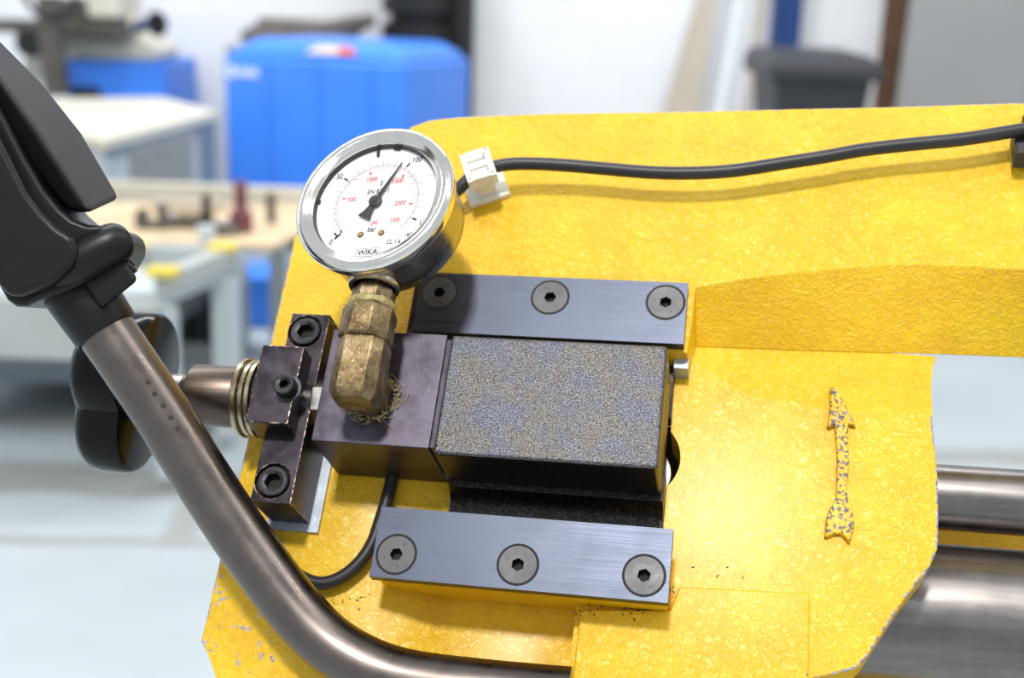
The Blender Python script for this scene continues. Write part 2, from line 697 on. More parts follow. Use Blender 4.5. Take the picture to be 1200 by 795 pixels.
# worn corner skin is part of the same plate: a thin paint layer with many chips
bm = B()
prism(bm, [(-139.5, -40), (-139.5, 30), (-125, 25), (-100, -10), (-70, -45), (-62, -80), (-62, -125), (-128, -58)], -24.4, -23.8)
S.part('worn_paint', bm, 'yellow_worn', label='yellow paint rubbed through to grey metal spots')

# raised upper band with its sloping lower flank
bm = B()
rp, fp = ridge_pts(), foot_pts()
topo = [(rp[-1].x, 246), (150, 240.2), (60, 236.2), (-20, 233.2), (-60, 230.5), (-76, 228), (-84, 224), (-90, 216)]
left = [(-86, 190), (-70, 160), (-66, 140), (-66, 104), (63, 104), (64.2, 120)]
upper = [(p.x, p.y) for p in rp] + topo + left
lower = [(p.x, p.y, p.z) for p in fp] + [(p[0], p[1]) for p in topo] + [(-92, 186), (-80, 160), (-72, 140), (-68, 104), (64, 104), (65.0, 112)]
prism(bm, lower, -24.6, -6, upper)
S.part('raised_band', bm, 'yellow', bev=1.0, seg=2, edge='yellow_edge', bevsel=lambda e_: all(v_.co.z > -7 and v_.co.y > 220 for v_ in e_.verts), bev2=0.8)
bm = B()
rt_ = [W(1092.5, 488, -24), W(1091, 452, -27), W(1093, 430, -29), W(1097, 418, -30)]
vt = [(64.5, 108.9, -24), (90, 92.9, -24), (130, 87.9, -24)] + [(p.x, p.y, p.z) for p in rt_] + [(p.x, p.y + 1.0, p.z - 0.3) for p in fp[3::-1]]
prism(bm, [(p[0], p[1], -52) for p in vt], -52, -24, vt)
bmesh.ops.triangulate(bm, faces=[f for f in bm.faces if len(f.verts) > 4])
S.part('flank_hollow', bm, 'yellow')
# raised pad at the bottom
bm = B()
prism(bm, [(24, -130), (W(679, 728, -20).x, W(679, 728, -20).y + 5), (63, -8.5), (66, 2.0), (119.8, 4.0), (120.2, -60), (120, -130)], -37, -20.3)
S.part('bottom_pad', bm, 'yellow', bev=0.9, seg=2, edge='yellow_rim')
# ledge that carries the lower clamp bar
bm = B()
prism(bm, [(-61.5, -8.8), (62.0, -8.8), (62.0, 13), (-61.5, 13)], -37, -5.6)
S.part('bar_ledge', bm, 'yellow', bev=0.6)

# cast direction arrow, raised and scuffed
def arrow_poly(pts, w=-24):
    return [(W(x, y, w).x, W(x, y, w).y) for x, y in pts]


ap = arrow_poly([(970, 455), (980, 459), (990, 476), (1005, 502), (994, 499), (994, 520), (996, 545), (994, 570), (993, 586), (1000, 598), (1003, 618), (997, 640), (986, 629), (976, 629), (963, 633), (965, 612), (970, 597), (978, 586), (979, 560), (979, 530), (976, 500), (966, 503), (970, 482)])
cxm = sum(p[0] for p in ap) / len(ap)
ap2 = [(cxm + (p[0] - cxm) * 0.84 + 0.2, p[1] * 0.985 + 62 * 0.015) for p in ap]
bm = B()
prism(bm, ap, -28.5, -20.8, ap2)
S.part('direction_arrow', bm, 'yellow_arrow', bev=0.7, seg=2, label='raised cast arrow pointing up, paint scuffed to grey')

bm = B()
for i in range(46):
    px_, py_ = random.choice(((845, 706), (800, 690), (735, 715), (410, 702), (690, 716), (835, 668)))
    p_ = W(px_ + random.gauss(0, 16), py_ + random.gauss(0, 5), -20)
    zf = -20.25 if (24.5 < p_.x < 119 and p_.y < -9) else -23.9
    a_ = random.uniform(0, 6.28)
    l_ = random.uniform(0.3, 1.1)
    q_ = [(p_.x + l_ * math.cos(a_), p_.y + l_ * math.sin(a_)), (p_.x - 0.25 * math.sin(a_), p_.y + 0.25 * math.cos(a_)), (p_.x - l_ * math.cos(a_), p_.y - l_ * math.sin(a_)), (p_.x + 0.25 * math.sin(a_), p_.y - 0.25 * math.cos(a_))]
    prism(bm, q_, zf - 0.1, zf + 0.25)
o = S.part('dirt_specks', bm, 'hole', smooth=False)
o['kind'] = 'stuff'
# steel spindle end down in the bore
bm = B()
cyl(bm, (44, 57, -60), (44, 57, -36), 14.5, 40)
lathe(bm, [(9, -36), (9, -30), (0, -30)], (44, 57, 0), (0, 0, 1), 32)
S.part('spindle_end', bm, 'shaft', bev=0.8, label='dull steel spindle end inside the round bore')
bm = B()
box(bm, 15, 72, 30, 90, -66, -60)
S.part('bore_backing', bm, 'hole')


# ================================================================ CLAMP BARS
def hexring(r, a0=0.0):
    return [(r * math.cos(a0 + math.pi / 3 * i), r * math.sin(a0 + math.pi / 3 * i)) for i in range(6)]


def countersunk(T, parent, u, v, hexrot, stamp):
    # dark countersink gap ring, then the flat head with its hexagon socket
    bm = B()
    lathe(bm, [(7.7, 0.05), (8.95, 0.05), (8.95, -1.2), (7.7, -1.2)], (u, v, 0), (0, 0, 1), 48, cap=False)
    T.part('countersink_gap', bm, 'socket_dark', parent)
    bm = B()
    n = 48
    top = [bm.verts.new((u + 7.95 * math.cos(2 * math.pi * i / n), v + 7.95 * math.sin(2 * math.pi * i / n), 0.10)) for i in range(n)]
    hx = [bm.verts.new((u + 2.75 * math.cos(hexrot + 2 * math.pi * (i // 8) / 6 + 0), v + 0, 0.1)) for i in ()]
    hp = []
    H = hexring(2.85, hexrot)
    for i in range(n):
        k_, f_ = divmod(i, 8)
        a, b = H[k_], H[(k_ + 1) % 6]
        s_ = f_ / 8
        hp.append((a[0] + (b[0] - a[0]) * s_, a[1] + (b[1] - a[1]) * s_))
    sh = int(round(hexrot / (2 * math.pi / n)))
    ti = [bm.verts.new((u + p[0], v + p[1], 0.10)) for p in hp]
    td = [bm.verts.new((u + p[0], v + p[1], -4.0)) for p in hp]
    bo = [bm.verts.new((u + 7.9 * math.cos(2 * math.pi * i / n), v + 7.9 * math.sin(2 * math.pi * i / n), -1.2)) for i in range(n)]
    for i in range(n):
        j = (i + 1) % n
        bm.faces.new((top[(i + sh) % n], top[(j + sh) % n], ti[j], ti[i]))
        bm.faces.new((ti[i], ti[j], td[j], td[i])).material_index = 1
        bm.faces.new((top[i], bo[i], bo[j], top[j]))
    bm.faces.new(td).material_index = 1
    o = T.part('countersunk_screw', bm, ['screw', 'socket_dark'], parent)
    # faint stamped grade marks round the socket
    bm = B()
    for ch, a in stamp:
        text_mesh(bm, ch, 1.9, u + 5.3 * math.sin(a), v + 5.3 * math.cos(a), 0.14, -a)
    T.part('stamped_marks', bm, 'screw_black', o)


def clamp_bar(u0, u1, v0, v1, cus, cv, label, rot):
    T = Fr('clamp_bar', ((u0 + u1) / 2, (v0 + v1) / 2, -6), label, 'clamp bar')
    # bar with round holes for the screw heads
    bm = B()
    rect = [(u0, v0), (u1, v0), (u1, v1), (u0, v1)]
    holes = [[(c + 8.95 * math.cos(2 * math.pi * i / 48), cv + 8.95 * math.sin(2 * math.pi * i / 48)) for i in range(48)] for c in cus]
    tl = flat_fill(bm, [rect] + holes, 0)
    bl = flat_fill(bm, [rect], -5.5)
    for i in range(4):
        j = (i + 1) % 4
        bm.faces.new((tl[0][i], tl[0][j], bl[0][j], bl[0][i]))
    for h_ in tl[1:]:
        lo_ = [bm.verts.new((v_.co.x, v_.co.y, -2.5)) for v_ in h_]
        for i in range(48):
            bm.faces.new((h_[i], h_[(i + 1) % 48], lo_[(i + 1) % 48], lo_[i]))
    T.part('bar', bm, 'rail', bev=0.45, seg=2)
    for i, c in enumerate(cus):
        countersunk(T, None, c, cv, rot[i], [('8', 0.6 + i), ('.', 1.7 + i), ('8', 2.9 + i), ('A', 4.4 + i)] if i != 1 else [('10', 2.5), ('9', 5.2)])
    return T


clamp_bar(-63, 61.5, 105.4, 136.4, [-53.3, -0.8, 52.0], 126.0,
          'upper flat blued steel bar with three countersunk screws, above the steel blocks', (0.0, 0.15, 0.5))
clamp_bar(-62.6, 63, -10.5, 20.5, [-52.5, 0, 52.5], 0,
          'lower flat blued steel bar with three countersunk screws, below the square blocks', (0.1, 0.5, 0.35))
# spacer plates under the upper bar
T = Fr('spacer_plate', (-66, 120, -16), 'dark grey steel spacer plate showing at the left end of the upper bar', 'spacer', single=True)
bm = B()
box(bm, -67.5, -30, 104.8, 135.5, -16, -5.6)
T.part('spacer_plate', bm, 'blued_dark', bev=0.3, single=True)
T = Fr('spacer_plate', (60, 104, -20), 'small pale zinc spacer showing under the right end of the upper bar', 'spacer', single=True)
bm = B()
box(bm, 57.0, 63.6, 99.5, 112, -24, -13)
T.part('spacer_plate', bm, 'shim', bev=0.3, single=True)

# ================================================================ SLIDE BLOCK
T = Fr('slide_block', (9, 66, -20), 'large rectangular steel slide block with a sandy speckled face, between the two flat bars', 'steel block')
bm = B()
cu0, cu1, cv0, cv1, cw = -38.4, 56.1, 38.6, 94.2, 21.5
bmo = box(bm, cu0, cu1, cv0, cv1, -20, cw, 0)
for f in bm.faces:
    f.normal_update()
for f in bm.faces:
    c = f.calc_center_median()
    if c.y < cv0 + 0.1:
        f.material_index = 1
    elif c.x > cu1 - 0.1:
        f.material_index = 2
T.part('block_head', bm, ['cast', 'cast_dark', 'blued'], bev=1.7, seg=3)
bm = B()
prof = [(36, -12), (35, -15.5), (32.5, -18.5), (29, -19.8), (14, -20.2), (14, -26), (50, -26), (50, -12)]
a = [bm.verts.new((-37.6, p[0], p[1])) for p in prof]
b = [bm.verts.new((57.1, p[0], p[1])) for p in prof]
bm.faces.new(a)
bm.faces.new(b[::-1])
for i in range(len(prof)):
    j = (i + 1) % len(prof)
    bm.faces.new((a[i], a[j], b[j], b[i]))
T.part('lower_flange', bm, 'cast_dark', bev=0.3)
bm = B()
box(bm, -37.6, 57.1, 78, 106, -30, -20)
T.part('upper_flange', bm, 'cast_dark', bev=0.3)

# ================================================================ HYDRAULIC BLOCK
T = Fr('hydraulic_block', (-67, 68, -27), 'smooth dark steel hydraulic block that carries the brass elbow, left of the speckled block', 'steel block')
bm = B()
gu0, gu1, gv0, gv1, gw, gb = -93.1, -40.6, 41.2, 94.8, 19.9, -23.6
box(bm, gu0, gu1, gv0, gv1, gb, gw)
T.part('block_body', bm, 'blued', bev=0.5, seg=2)
bm = B()
box(bm, -40.9, -38.0, 42, 93, -14, 18.3)
T.part('joint_plate', bm, 'blued_dark', bev=0.3)

# dust and dried sealant at the foot of the elbow
T = Fr('sealant_fluff', (-70, 62, 19.9), 'ring of dried yellowish sealant and dust fibres around the foot of the brass elbow', 'dust', single=True)
bm = B()
for i in range(150):
    a = random.uniform(0, 2 * math.pi)
    r = random.gauss(12.2, 1.3)
    c0 = Vector((-69.5 + r * math.cos(a), 62.3 + r * 0.86 * math.sin(a), 20.0 + abs(random.gauss(0, 0.8))))
    L = random.uniform(1.5, 5)
    th = a + random.uniform(0.8, 2.3)
    c1 = c0 + Vector((math.cos(th), math.sin(th), random.uniform(-0.1, 0.5))) * L * 0.5
    c2 = c1 + Vector((math.cos(th + 0.6), math.sin(th + 0.6), random.uniform(-0.3, 0.3))) * L * 0.5
    for c in (c0, c1, c2):
        c.z = max(c.z, 20.05)
    tube(bm, [c0, c1, c2], 0.13, 4, 2)
for i in range(90):
    a = random.uniform(0, 2 * math.pi)
    r = random.gauss(11.4, 0.8)
    lathe(bm, [(0, -0.5), (0.7, 0), (0, 0.5)], (-69.5 + r * math.cos(a), 62.6 + r * 0.85 * math.sin(a), 20.2 + random.random() * 0.7), (random.random(), random.random(), 1), 5)
tube(bm, [(-62, 52, 20.3), (-58, 49, 20.8), (-55, 45, 20.4), (-54.5, 41.8, 20.3)], 0.16, 5, 4)
T.part('sealant_fluff', bm, 'fluff', single=True)
T.o['kind'] = 'stuff'

# ================================================================ BRASS ELBOW
T = Fr('brass_elbow', (-69.5, 62, 20), 'dull brass pipe elbow joining the gauge to the smooth steel block', 'pipe fitting')
ex, ew = -69.6, 41.0
bm = B()
cyl(bm, (ex, 62.5, 19.9), (ex, 62.5, 31), 9.6, 6, a0=math.pi / 6)
T.part('lower_nut', bm, 'brass', bev=0.7, seg=2)
bm = B()
hw = 10.3
sec = lambda s_, c_, y_: [(ex - s_ + c_, y_, ew - s_), (ex + s_ - c_, y_, ew - s_), (ex + s_, y_, ew - s_ + c_), (ex + s_, y_, ew + s_ - c_), (ex + s_ - c_, y_, ew + s_), (ex - s_ + c_, y_, ew + s_), (ex - s_, y_, ew + s_ - c_), (ex - s_, y_, ew - s_ + c_)]
sweep(bm, [sec(hw * 0.80, 3.6, 50.8), sec(hw, 4.2, 54.5), sec(hw, 4.2, 77), sec(hw * 0.96, 5.0, 79.5)])
T.part('elbow_body', bm, 'brass', bev=0.8, seg=2)
bm = B()
lathe(bm, [(8.9, 78), (11.4, 78.3), (12.0, 79.3), (12.0, 91.5), (11.2, 94.0), (9.6, 94.6)], (ex, 0, ew + 1.5), (0, 1, 0), 8, math.pi / 8)
T.part('hexagon_collar', bm, 'brass', bev=0.8, seg=2)
bm = B()
lathe(bm, [(9.7, 93.5), (10.3, 94.6), (10.3, 95.8), (9.8, 97.0)], (ex + 0.2, 0, ew + 2), (0, 1, 0), 28)
T.part('sealant_ring', bm, 'tape')
bm = B()
lathe(bm, [(9.4, 96.5), (9.6, 97.5), (9.6, 101.5), (8.8, 102.5), (8.0, 103), (8.0, 108)], (ex + 0.5, 0, ew + 3), (0, 1, 0), 8, math.pi / 8)
T.part('threaded_neck', bm, 'brass', bev=0.4)
bm = B()
for i in range(16):
    a = random.uniform(0, 6.28)
    y0 = random.uniform(78, 98)
    p0 = Vector((ex + 12.2 * math.cos(a), y0, ew + 2 + 12.2 * abs(math.sin(a))))
    p1 = p0 + Vector((random.uniform(-3, 3), random.uniform(-3, 3), random.uniform(0.5, 3)))
    p2 = p1 + Vector((random.uniform(-4, 4), random.uniform(-4, 4), random.uniform(0.2, 2)))
    tube(bm, [p0, p1, p2], 0.09, 4, 3)
o = T.part('dust_fibres', bm, 'fluff')
o['kind'] = 'stuff'

# ================================================================ PRESSURE GAUGE
GR = Matrix(((0.985606, -0.02783888, -0.16675075), (0.03164605, 0.99929464, 0.02021756), (0.1660703, -0.02520355, 0.98579178)))
T = Fr('pressure_gauge', (-72.281, 139.071, 59.916), 'round stainless steel pressure gauge with white dial, standing on the brass elbow', 'gauge', rot=GR)
P = lambda *a, **k: T.part(*a, raw=True, **k)
bm = B()
lathe(bm, [(0, -30.0), (27.5, -30.0), (30.5, -29.2), (32.0, -27.2), (32.4, -20), (32.6, -8), (32.6, -3.5), (31.5, -3.4)], n=96, cap=False)
P('case', bm, 'stainless')
bm = B()
lathe(bm, [(32.3, -5.6), (34.6, -5.6), (36.2, -4.9), (36.75, -3.2), (36.75, -0.6), (36.4, 0.8), (35.2, 2.0), (33.6, 2.5), (32.0, 2.0), (30.6, 0.9), (29.4, 0.6), (28.9, 0.0), (28.9, -0.8), (30, -0.8)], n=128, cap=False)
P('bezel', bm, 'chrome')
bm = B()
lathe(bm, [(29.6, -0.7), (28.7, -0.7), (28.5, -3.35), (29.6, -3.35)], n=96, cap=False)
P('inner_gasket', bm, 'pointer')
bm = B()
lathe(bm, [(0, -0.5), (29.0, -0.5)], n=96, cap=False)
P('glass', bm, 'glass')
bm = B()
lathe(bm, [(0, -3.32), (31, -3.32), (31, -4.2), (0, -4.2)], n=96, cap=False)
dial = P('dial', bm, 'dial')
zt = -3.25
bm = B()


def radial(bm, ang, r0, r1, wd, z=zt):
    s_, c_ = math.sin(ang), math.cos(ang)
    q_ = [(r0, -wd), (r1, -wd), (r1, wd), (r0, wd)]
    bm.faces.new([bm.verts.new((r * s_ + o_ * c_, r * c_ - o_ * s_, z)) for r, o_ in q_])


def arc(bm, r0, r1, a0, a1, z=zt, n=80):
    for i in range(n):
        x0, x1 = a0 + (a1 - a0) * i / n, a0 + (a1 - a0) * (i + 1) / n
        bm.faces.new([bm.verts.new((r * math.sin(x), r * math.cos(x), z)) for r, x in ((r0, x0), (r1, x0), (r1, x1), (r0, x1))])


A = lambda bar: math.radians(-135 + 270 * bar / 160)
for b_ in range(0, 161, 5):
    if b_ in (50, 100, 150):
        continue
    radial(bm, A(b_), 19.6, 22.4 if b_ % 10 == 0 else 21.2, 0.10)
arc(bm, 19.5, 19.72, A(0), A(160))
for b_ in (50, 100, 150):
    radial(bm, A(b_), 21.0, 23.2, 0.48)
    radial(bm, A(b_), 19.6, 21.0, 0.12)
radial(bm, A(0), 20.6, 24.2, 0.55)
radial(bm, A(0) + 0.06, 22.0, 22.9, 1.5)
P('bar_scale', bm, 'ink', parent=dial)
bm = B()
arc(bm, 18.7, 18.9, A(0), A(160))
PSI = 1 / 14.5038
for p_ in range(0, 2301, 100):
    if p_ % 500 == 0 and p_:
        radial(bm, A(p_ * PSI), 15.9, 17.6, 0.45)
    else:
        radial(bm, A(p_ * PSI), 16.9 if p_ % 100 == 0 else 17.6, 18.7, 0.09)
P('psi_scale', bm, 'red_ink', parent=dial)
bm = B()
for s_, sz, x_, y_ in (('50', 3.3, -20.6, 15.9), ('100', 3.3, 16.0, 20.6), ('150', 3.3, 24.0, -12.6), ('160', 2.4, 17.6, -18.0), ('0', 3.3, -18.6, -18.6),
                       ('S', 3.2, 0.8, 9.9), ('EN 837-1', 2.9, 0.0, 5.8), ('bar', 3.3, 0.1, -13.7), ('CL 1.6', 2.6, 11.3, -20.9)):
    text_mesh(bm, s_, sz * 1.2, x_, y_, zt, 0, 0.80, 0.05, 0.07)
P('black_numerals', bm, 'ink', parent=dial)
bm = B()
for s_, sz, x_, y_ in (('500', 2.9, -12.4, 2.9), ('1000', 2.9, -4.4, 12.6), ('1500', 2.9, 8.4, 10.4), ('2000', 2.9, 11.4, -1.5), ('2300', 2.4, 10.4, -9.9), ('psi', 2.9, 0.9, -10.1)):
    text_mesh(bm, s_, sz * 1.2, x_, y_, zt, 0, 0.80, 0.05, 0.07)
P('red_numerals', bm, 'red_ink', parent=dial)
bm = B()
text_mesh(bm, 'WIKA', 3.7, 0.0, -25.2, zt, 0, 0.95, 0, 0.08)
for x0_, x1_, y0_, y1_ in ((-5.6, 5.6, -23.3, -23.1), (-5.6, 5.6, -27.2, -27.0), (-5.7, -5.5, -27.2, -23.1), (5.5, 5.7, -27.2, -23.1), (4.6, 4.8, -27.2, -23.1)):
    bm.faces.new([bm.verts.new((x_, y_, zt)) for x_, y_ in ((x0_, y0_), (x1_, y0_), (x1_, y1_), (x0_, y1_))])
P('maker_name', bm, 'ink', parent=dial)
for x_ in (-4.9, 4.9):
    bm = B()
    lathe(bm, [(1.15, -3.3), (1.15, -2.9), (0.9, -2.7), (0, -2.7)], (x_, -15.9, 0), n=20, cap=False)
    o = P('dial_screw', bm, 'brass_dot', parent=dial)
    bm = B()
    lathe(bm, [(1.5, -3.3), (1.5, -3.15), (1.1, -3.15)], (x_, -15.9, 0), n=20, cap=False)
    P('dial_washer', bm, 'pointer', parent=dial)
for (x_, y_, r_) in ((-14.6, -13.4, 0.75),):
    bm = B()
    lathe(bm, [(r_, -3.3), (r_, -3.2), (0, -3.2)], (x_, y_, 0), n=16, cap=False)
    P('dial_dimple', bm, 'stainless', parent=dial)
# black stops seen at the rim
for ang, r0_, r1_, wd in ((math.radians(-7), 24.6, 28.4, 0.55), (math.radians(-84), 27.6, 28.8, 0.9), (math.radians(12), 27.4, 28.6, 1.6)):
    bm = B()
    s_, c_ = math.sin(ang), math.cos(ang)
    prism(bm, [(r * s_ + o_ * c_, r * c_ - o_ * s_) for r, o_ in ((r0_, -wd), (r1_, -wd), (r1_, wd), (r0_, wd))], -3.3, -2.2)
    P('rim_stop', bm, 'ink', bev=0.1)
# pointer
pa = math.radians(26.8)
prf = [(-9.2, 2.9), (-8.8, 3.4), (-6.5, 2.3), (-3, 1.45), (0, 1.2), (5, 0.95), (12, 0.62), (17, 0.38), (21.6, 0.25)]
poly = [(w_, r_) for r_, w_ in prf] + [(-w_, r_) for r_, w_ in prf[::-1]]
rot2 = lambda x_, y_: (x_ * math.cos(pa) + y_ * math.sin(pa), -x_ * math.sin(pa) + y_ * math.cos(pa))
bm = B()
prism(bm, [rot2(x_, y_) for x_, y_ in poly], -2.2, -1.9)
ptr = P('pointer', bm, 'pointer')
bm = B()
lathe(bm, [(3.0, -2.5), (3.0, -1.5), (2.6, -1.2), (1.0, -1.2), (0.9, -0.9), (0, -0.9)], n=28, cap=False)
P('pointer_hub', bm, 'pointer', parent=ptr)
# waterline of the damping fluid and a small bubble
bm = B()
tube(bm, [(-24.6, 14.8, -1.6), (-18, 13.0, -1.5), (-8, 11.9, -1.4), (2, 11.2, -1.3), (12, 10.7, -1.4), (20, 10.5, -1.5), (26.2, 10.6, -1.6)], 0.10, 6, 6)
P('fluid_line', bm, 'stainless', label='thin waterline of the clear damping fluid behind the glass')
# filler bump and stem socket
bm = B()
lathe(bm, [(9.5, 26), (9.8, 31), (10.6, 33.6), (11.2, 35.4), (10.9, 36.6), (9.6, 36.9), (8.8, 36.4), (8.8, 33)], (0, 0, -14.5), (0, -1, 0), 40, cap=False)
P('stem_socket', bm, 'stainless')

# ================================================================ SCREW MOUNT (left)
T = Fr('spindle_bracket', (-110.6, 62, -22), 'dark steel bracket with raised middle block and two foot bolts, holding the spindle', 'bracket')
bm = B()
fc1, fc2 = W(319.5, 564, 6.6), W(357.5, 388.5, 6.6)
rect = [(-119.9, 16.4), (-101.3, 16.4), (-101.3, 108.4), (-119.9, 108.4)]
hl = [[(c.x + 8.1 * math.cos(2 * math.pi * i / 40), c.y + 8.1 * math.sin(2 * math.pi * i / 40)) for i in range(40)] for c in (fc1, fc2)]
tl = flat_fill(bm, [rect] + hl, 6.6)
bl = flat_fill(bm, [rect], -22)
for i in range(4):
    j = (i + 1) % 4
    bm.faces.new((tl[0][i], tl[0][j], bl[0][j], bl[0][i]))
for h_ in tl[1:]:
    lo_ = [bm.verts.new((v_.co.x, v_.co.y, 0)) for v_ in h_]
    for i in range(40):
        bm.faces.new((h_[i], h_[(i + 1) % 40], lo_[(i + 1) % 40], lo_[i]))
    bm.faces.new(lo_)
T.part('foot_bar', bm, 'blued_dark', bev=0.5, edge='rubbed')
bm = B()
box(bm, -125.5, -105.5, 48.4, 86.0, -13, 18.5)
T.part('middle_block', bm, 'blued_dark', bev=0.6, edge='rubbed')


def capscrew(T, c, d, r, depth_rim, hexr, proud, name='cap_screw'):
    c = Vector(c)
    x, y, z = basis(d)
    bm = B()
    n = 48
    prof_ = [(r, -3.0), (r, proud - 0.5), (r - 0.5, proud), (hexr + 1.0, proud)]
    lathe(bm, prof_, c, z, n, cap=False)
    ring = [c + z * proud + (x * math.cos(2 * math.pi * i / n) + y * math.sin(2 * math.pi * i / n)) * (hexr + 1.0) for i in range(n)]
    H = hexring(hexr, 0.2)
    rv = [bm.verts.new(p) for p in ring]
    hv, dv = [], []
    for i in range(n):
        k_, f_ = divmod(i, 8)
        a, b = H[k_], H[(k_ + 1) % 6]
        px = a[0] + (b[0] - a[0]) * f_ / 8
        py = a[1] + (b[1] - a[1]) * f_ / 8
        hv.append(bm.verts.new(c + z * (proud - 0.4) + x * px + y * py))
        dv.append(bm.verts.new(c + z * (proud - 5.0) + x * px * 0.98 + y * py * 0.98))
    sh = 2
    for i in range(n):
        j = (i + 1) % n
        bm.faces.new((rv[(i + sh) % n], rv[(j + sh) % n], hv[j], hv[i]))
        bm.faces.new((hv[i], hv[j], dv[j], dv[i])).material_index = 1
    bm.faces.new(dv).material_index = 1
    o = T.part(name, bm, ['screw_black', 'socket_dark'])
    if depth_rim:
        bm = B()
        lathe(bm, [(r - 0.2, -2.4), (8.05, -2.4)], c, z, 48, cap=False)
        T.part('counterbore', bm, 'socket_dark', o)


cb = W(319.5, 564, 6.6)
capscrew(T, cb, (0, 0, 1), 7.0, 1.0, 4.0, 0.25)
cb = W(357.5, 388.5, 6.6)
capscrew(T, cb, (0, 0, 1), 7.0, 1.2, 4.0, 0.5)
cb = W(337.0, 456, 18.5)
capscrew(T, cb, (0, 0, 1), 5.0, 0, 2.3, 6.0, 'set_screw')
bm = B()
lathe(bm, [(6.3, 0), (6.3, 0.25), (4.6, 0.3)], cb, (0, 0, 1), 32, cap=False)
T.part('oil_ring_mark', bm, 'blued')
T = Fr('bracket_packing', (-109, 60, -24), 'pale packing plate under the spindle bracket foot', 'spacer', single=True)
bm = B()
box(bm, -122, -96.8, 12.6, 110, -24, -22)
T.part('bracket_packing', bm, 'shim', bev=0.2, single=True)

# ================================================================ SPINDLE AND STAR KNOB
T = Fr('tension_spindle', (-150, 67, 0), 'steel tension spindle with black star knob, behind the bent steel tube', 'spindle')
ax = lambda u: (u, 67, 0)
bm = B()
cyl(bm, ax(-165), ax(-142), 10.5, 40)
lathe(bm, [(10.5, 0), (14.2, 0.0), (14.2, 26), (13.6, 27)], ax(-161), (1, 0, 0), 40)
T.part('shaft_sleeve', bm, 'bronze', bev=0.6)
bm = B()
cyl(bm, ax(-187), ax(-160), 9.2, 40)
T.part('shaft_end', bm, 'bare', bev=0.4)
for u_, r_ in ((-136.5, 18.3), (-133.3, 17.4), (-130.0, 18.0)):
    bm = B()
    lathe(bm, [(12, 0), (r_ - 0.6, 0), (r_, 0.6), (r_, 2.3), (r_ - 0.6, 2.7), (12, 2.7)], ax(u_), (1, 0, 0), 64, cap=False)
    T.part('thrust_washer', bm, 'ringsteel')
bm = B()
cyl(bm, ax(-137), ax(-125), 15.8, 48)
T.part('washer_core', bm, 'socket_dark')
bm = B()
cyl(bm, ax(-106), ax(-92), 8.6, 32)
T.part('spindle_rod', bm, 'shaft', bev=0.4)
bm = B()
lathe(bm, [(5, -3), (9.6, -3), (10.2, -2.4), (10.2, 3), (9.6, 3.6), (5, 3.6)], ax(-99), (1, 0, 0), 6, 0.2)
T.part('flat_nut', bm, 'bare', bev=0.4)
# four-lobed knob, plane across the spindle
def lobe_r(a):
    c = math.cos(2 * (a - math.radians(0)))
    return 30.5 + 9.5 * abs(c) ** 1.1


bm = B()
n = 96
secs = []
for du, sc in ((-6, 0.0), (-6, 0.80), (-3.5, 0.93), (0, 0.985), (5, 1.0), (10, 1.0), (15.5, 0.99), (17.3, 0.96), (18.0, 0.91), (18.0, 0.0)):
    if sc == 0:
        secs.append([bm.verts.new((-201 + du, 67, 0))])
    else:
        secs.append([bm.verts.new((-201 + du, 67 + lobe_r(2 * math.pi * i / n) * sc * math.sin(2 * math.pi * i / n + math.radians(4)), lobe_r(2 * math.pi * i / n) * sc * math.cos(2 * math.pi * i / n + math.radians(4)))) for i in range(n)])
for a, b in zip(secs, secs[1:]):
    for i in range(n):
        j = (i + 1) % n
        if len(a) == 1:
            bm.faces.new((a[0], b[i], b[j]))
        elif len(b) == 1:
            bm.faces.new((a[i], b[0], a[j]))
        else:
            bm.faces.new((a[i], a[j], b[j], b[i]))
T.part('star_knob', bm, 'gloss_black', label='glossy black four-armed star knob')
bm = B()
lathe(bm, [(9, 16), (13, 16), (13.5, 17), (12.5, 21), (9, 21.5)], (-201, 67, 0), (1, 0, 0), 40)
T.part('knob_boss', bm, 'gloss_black')

# ================================================================ HANDLE
T = Fr('control_handle', tuple(D(668, 819, 497)), 'bent bare steel tube handle with a black plastic lever grip, front left', 'handle')
tp = [(116, 374, 526), (123, 386, 526), (185, 478, 526), (240, 565, 525.5), (283, 630, 524), (322, 684, 521), (352, 722, 518), (382, 752, 515), (415, 774, 512), (452, 790, 509), (495, 800, 506), (560, 808, 502), (610, 813, 499.5), (668, 818, 497)]
bm = B()
tube(bm, [D(*p) for p in tp], 12.2, 40, 8)
T.part('bent_tube', bm, 'tube')
# stamped tick marks along the tube
for px, py in ((173, 447), (181, 461), (191, 475), (200, 489), (208, 502)):
    bm = B()
    c = D(px, py, 526 - 11.6)
    ax_ = (D(240, 565, 526) - D(185, 478, 526)).normalized()
    nr = (CM - c).normalized()
    sd = ax_.cross(nr).normalized()
    for s0, s1, a0_, a1_ in ((-0.9, 0.9, -0.7, 0.7),):
        q_ = [c + sd * s_ + ax_ * a_ + nr * 0.25 for s_, a_ in ((s0, a0_), (s1, a0_), (s1, a1_), (s0, a1_))]
        bt = [p_ - nr * 1.2 for p_ in q_]
        sweep(bm, [bt, q_])
    T.part('stamped_notch', bm, 'pointer')
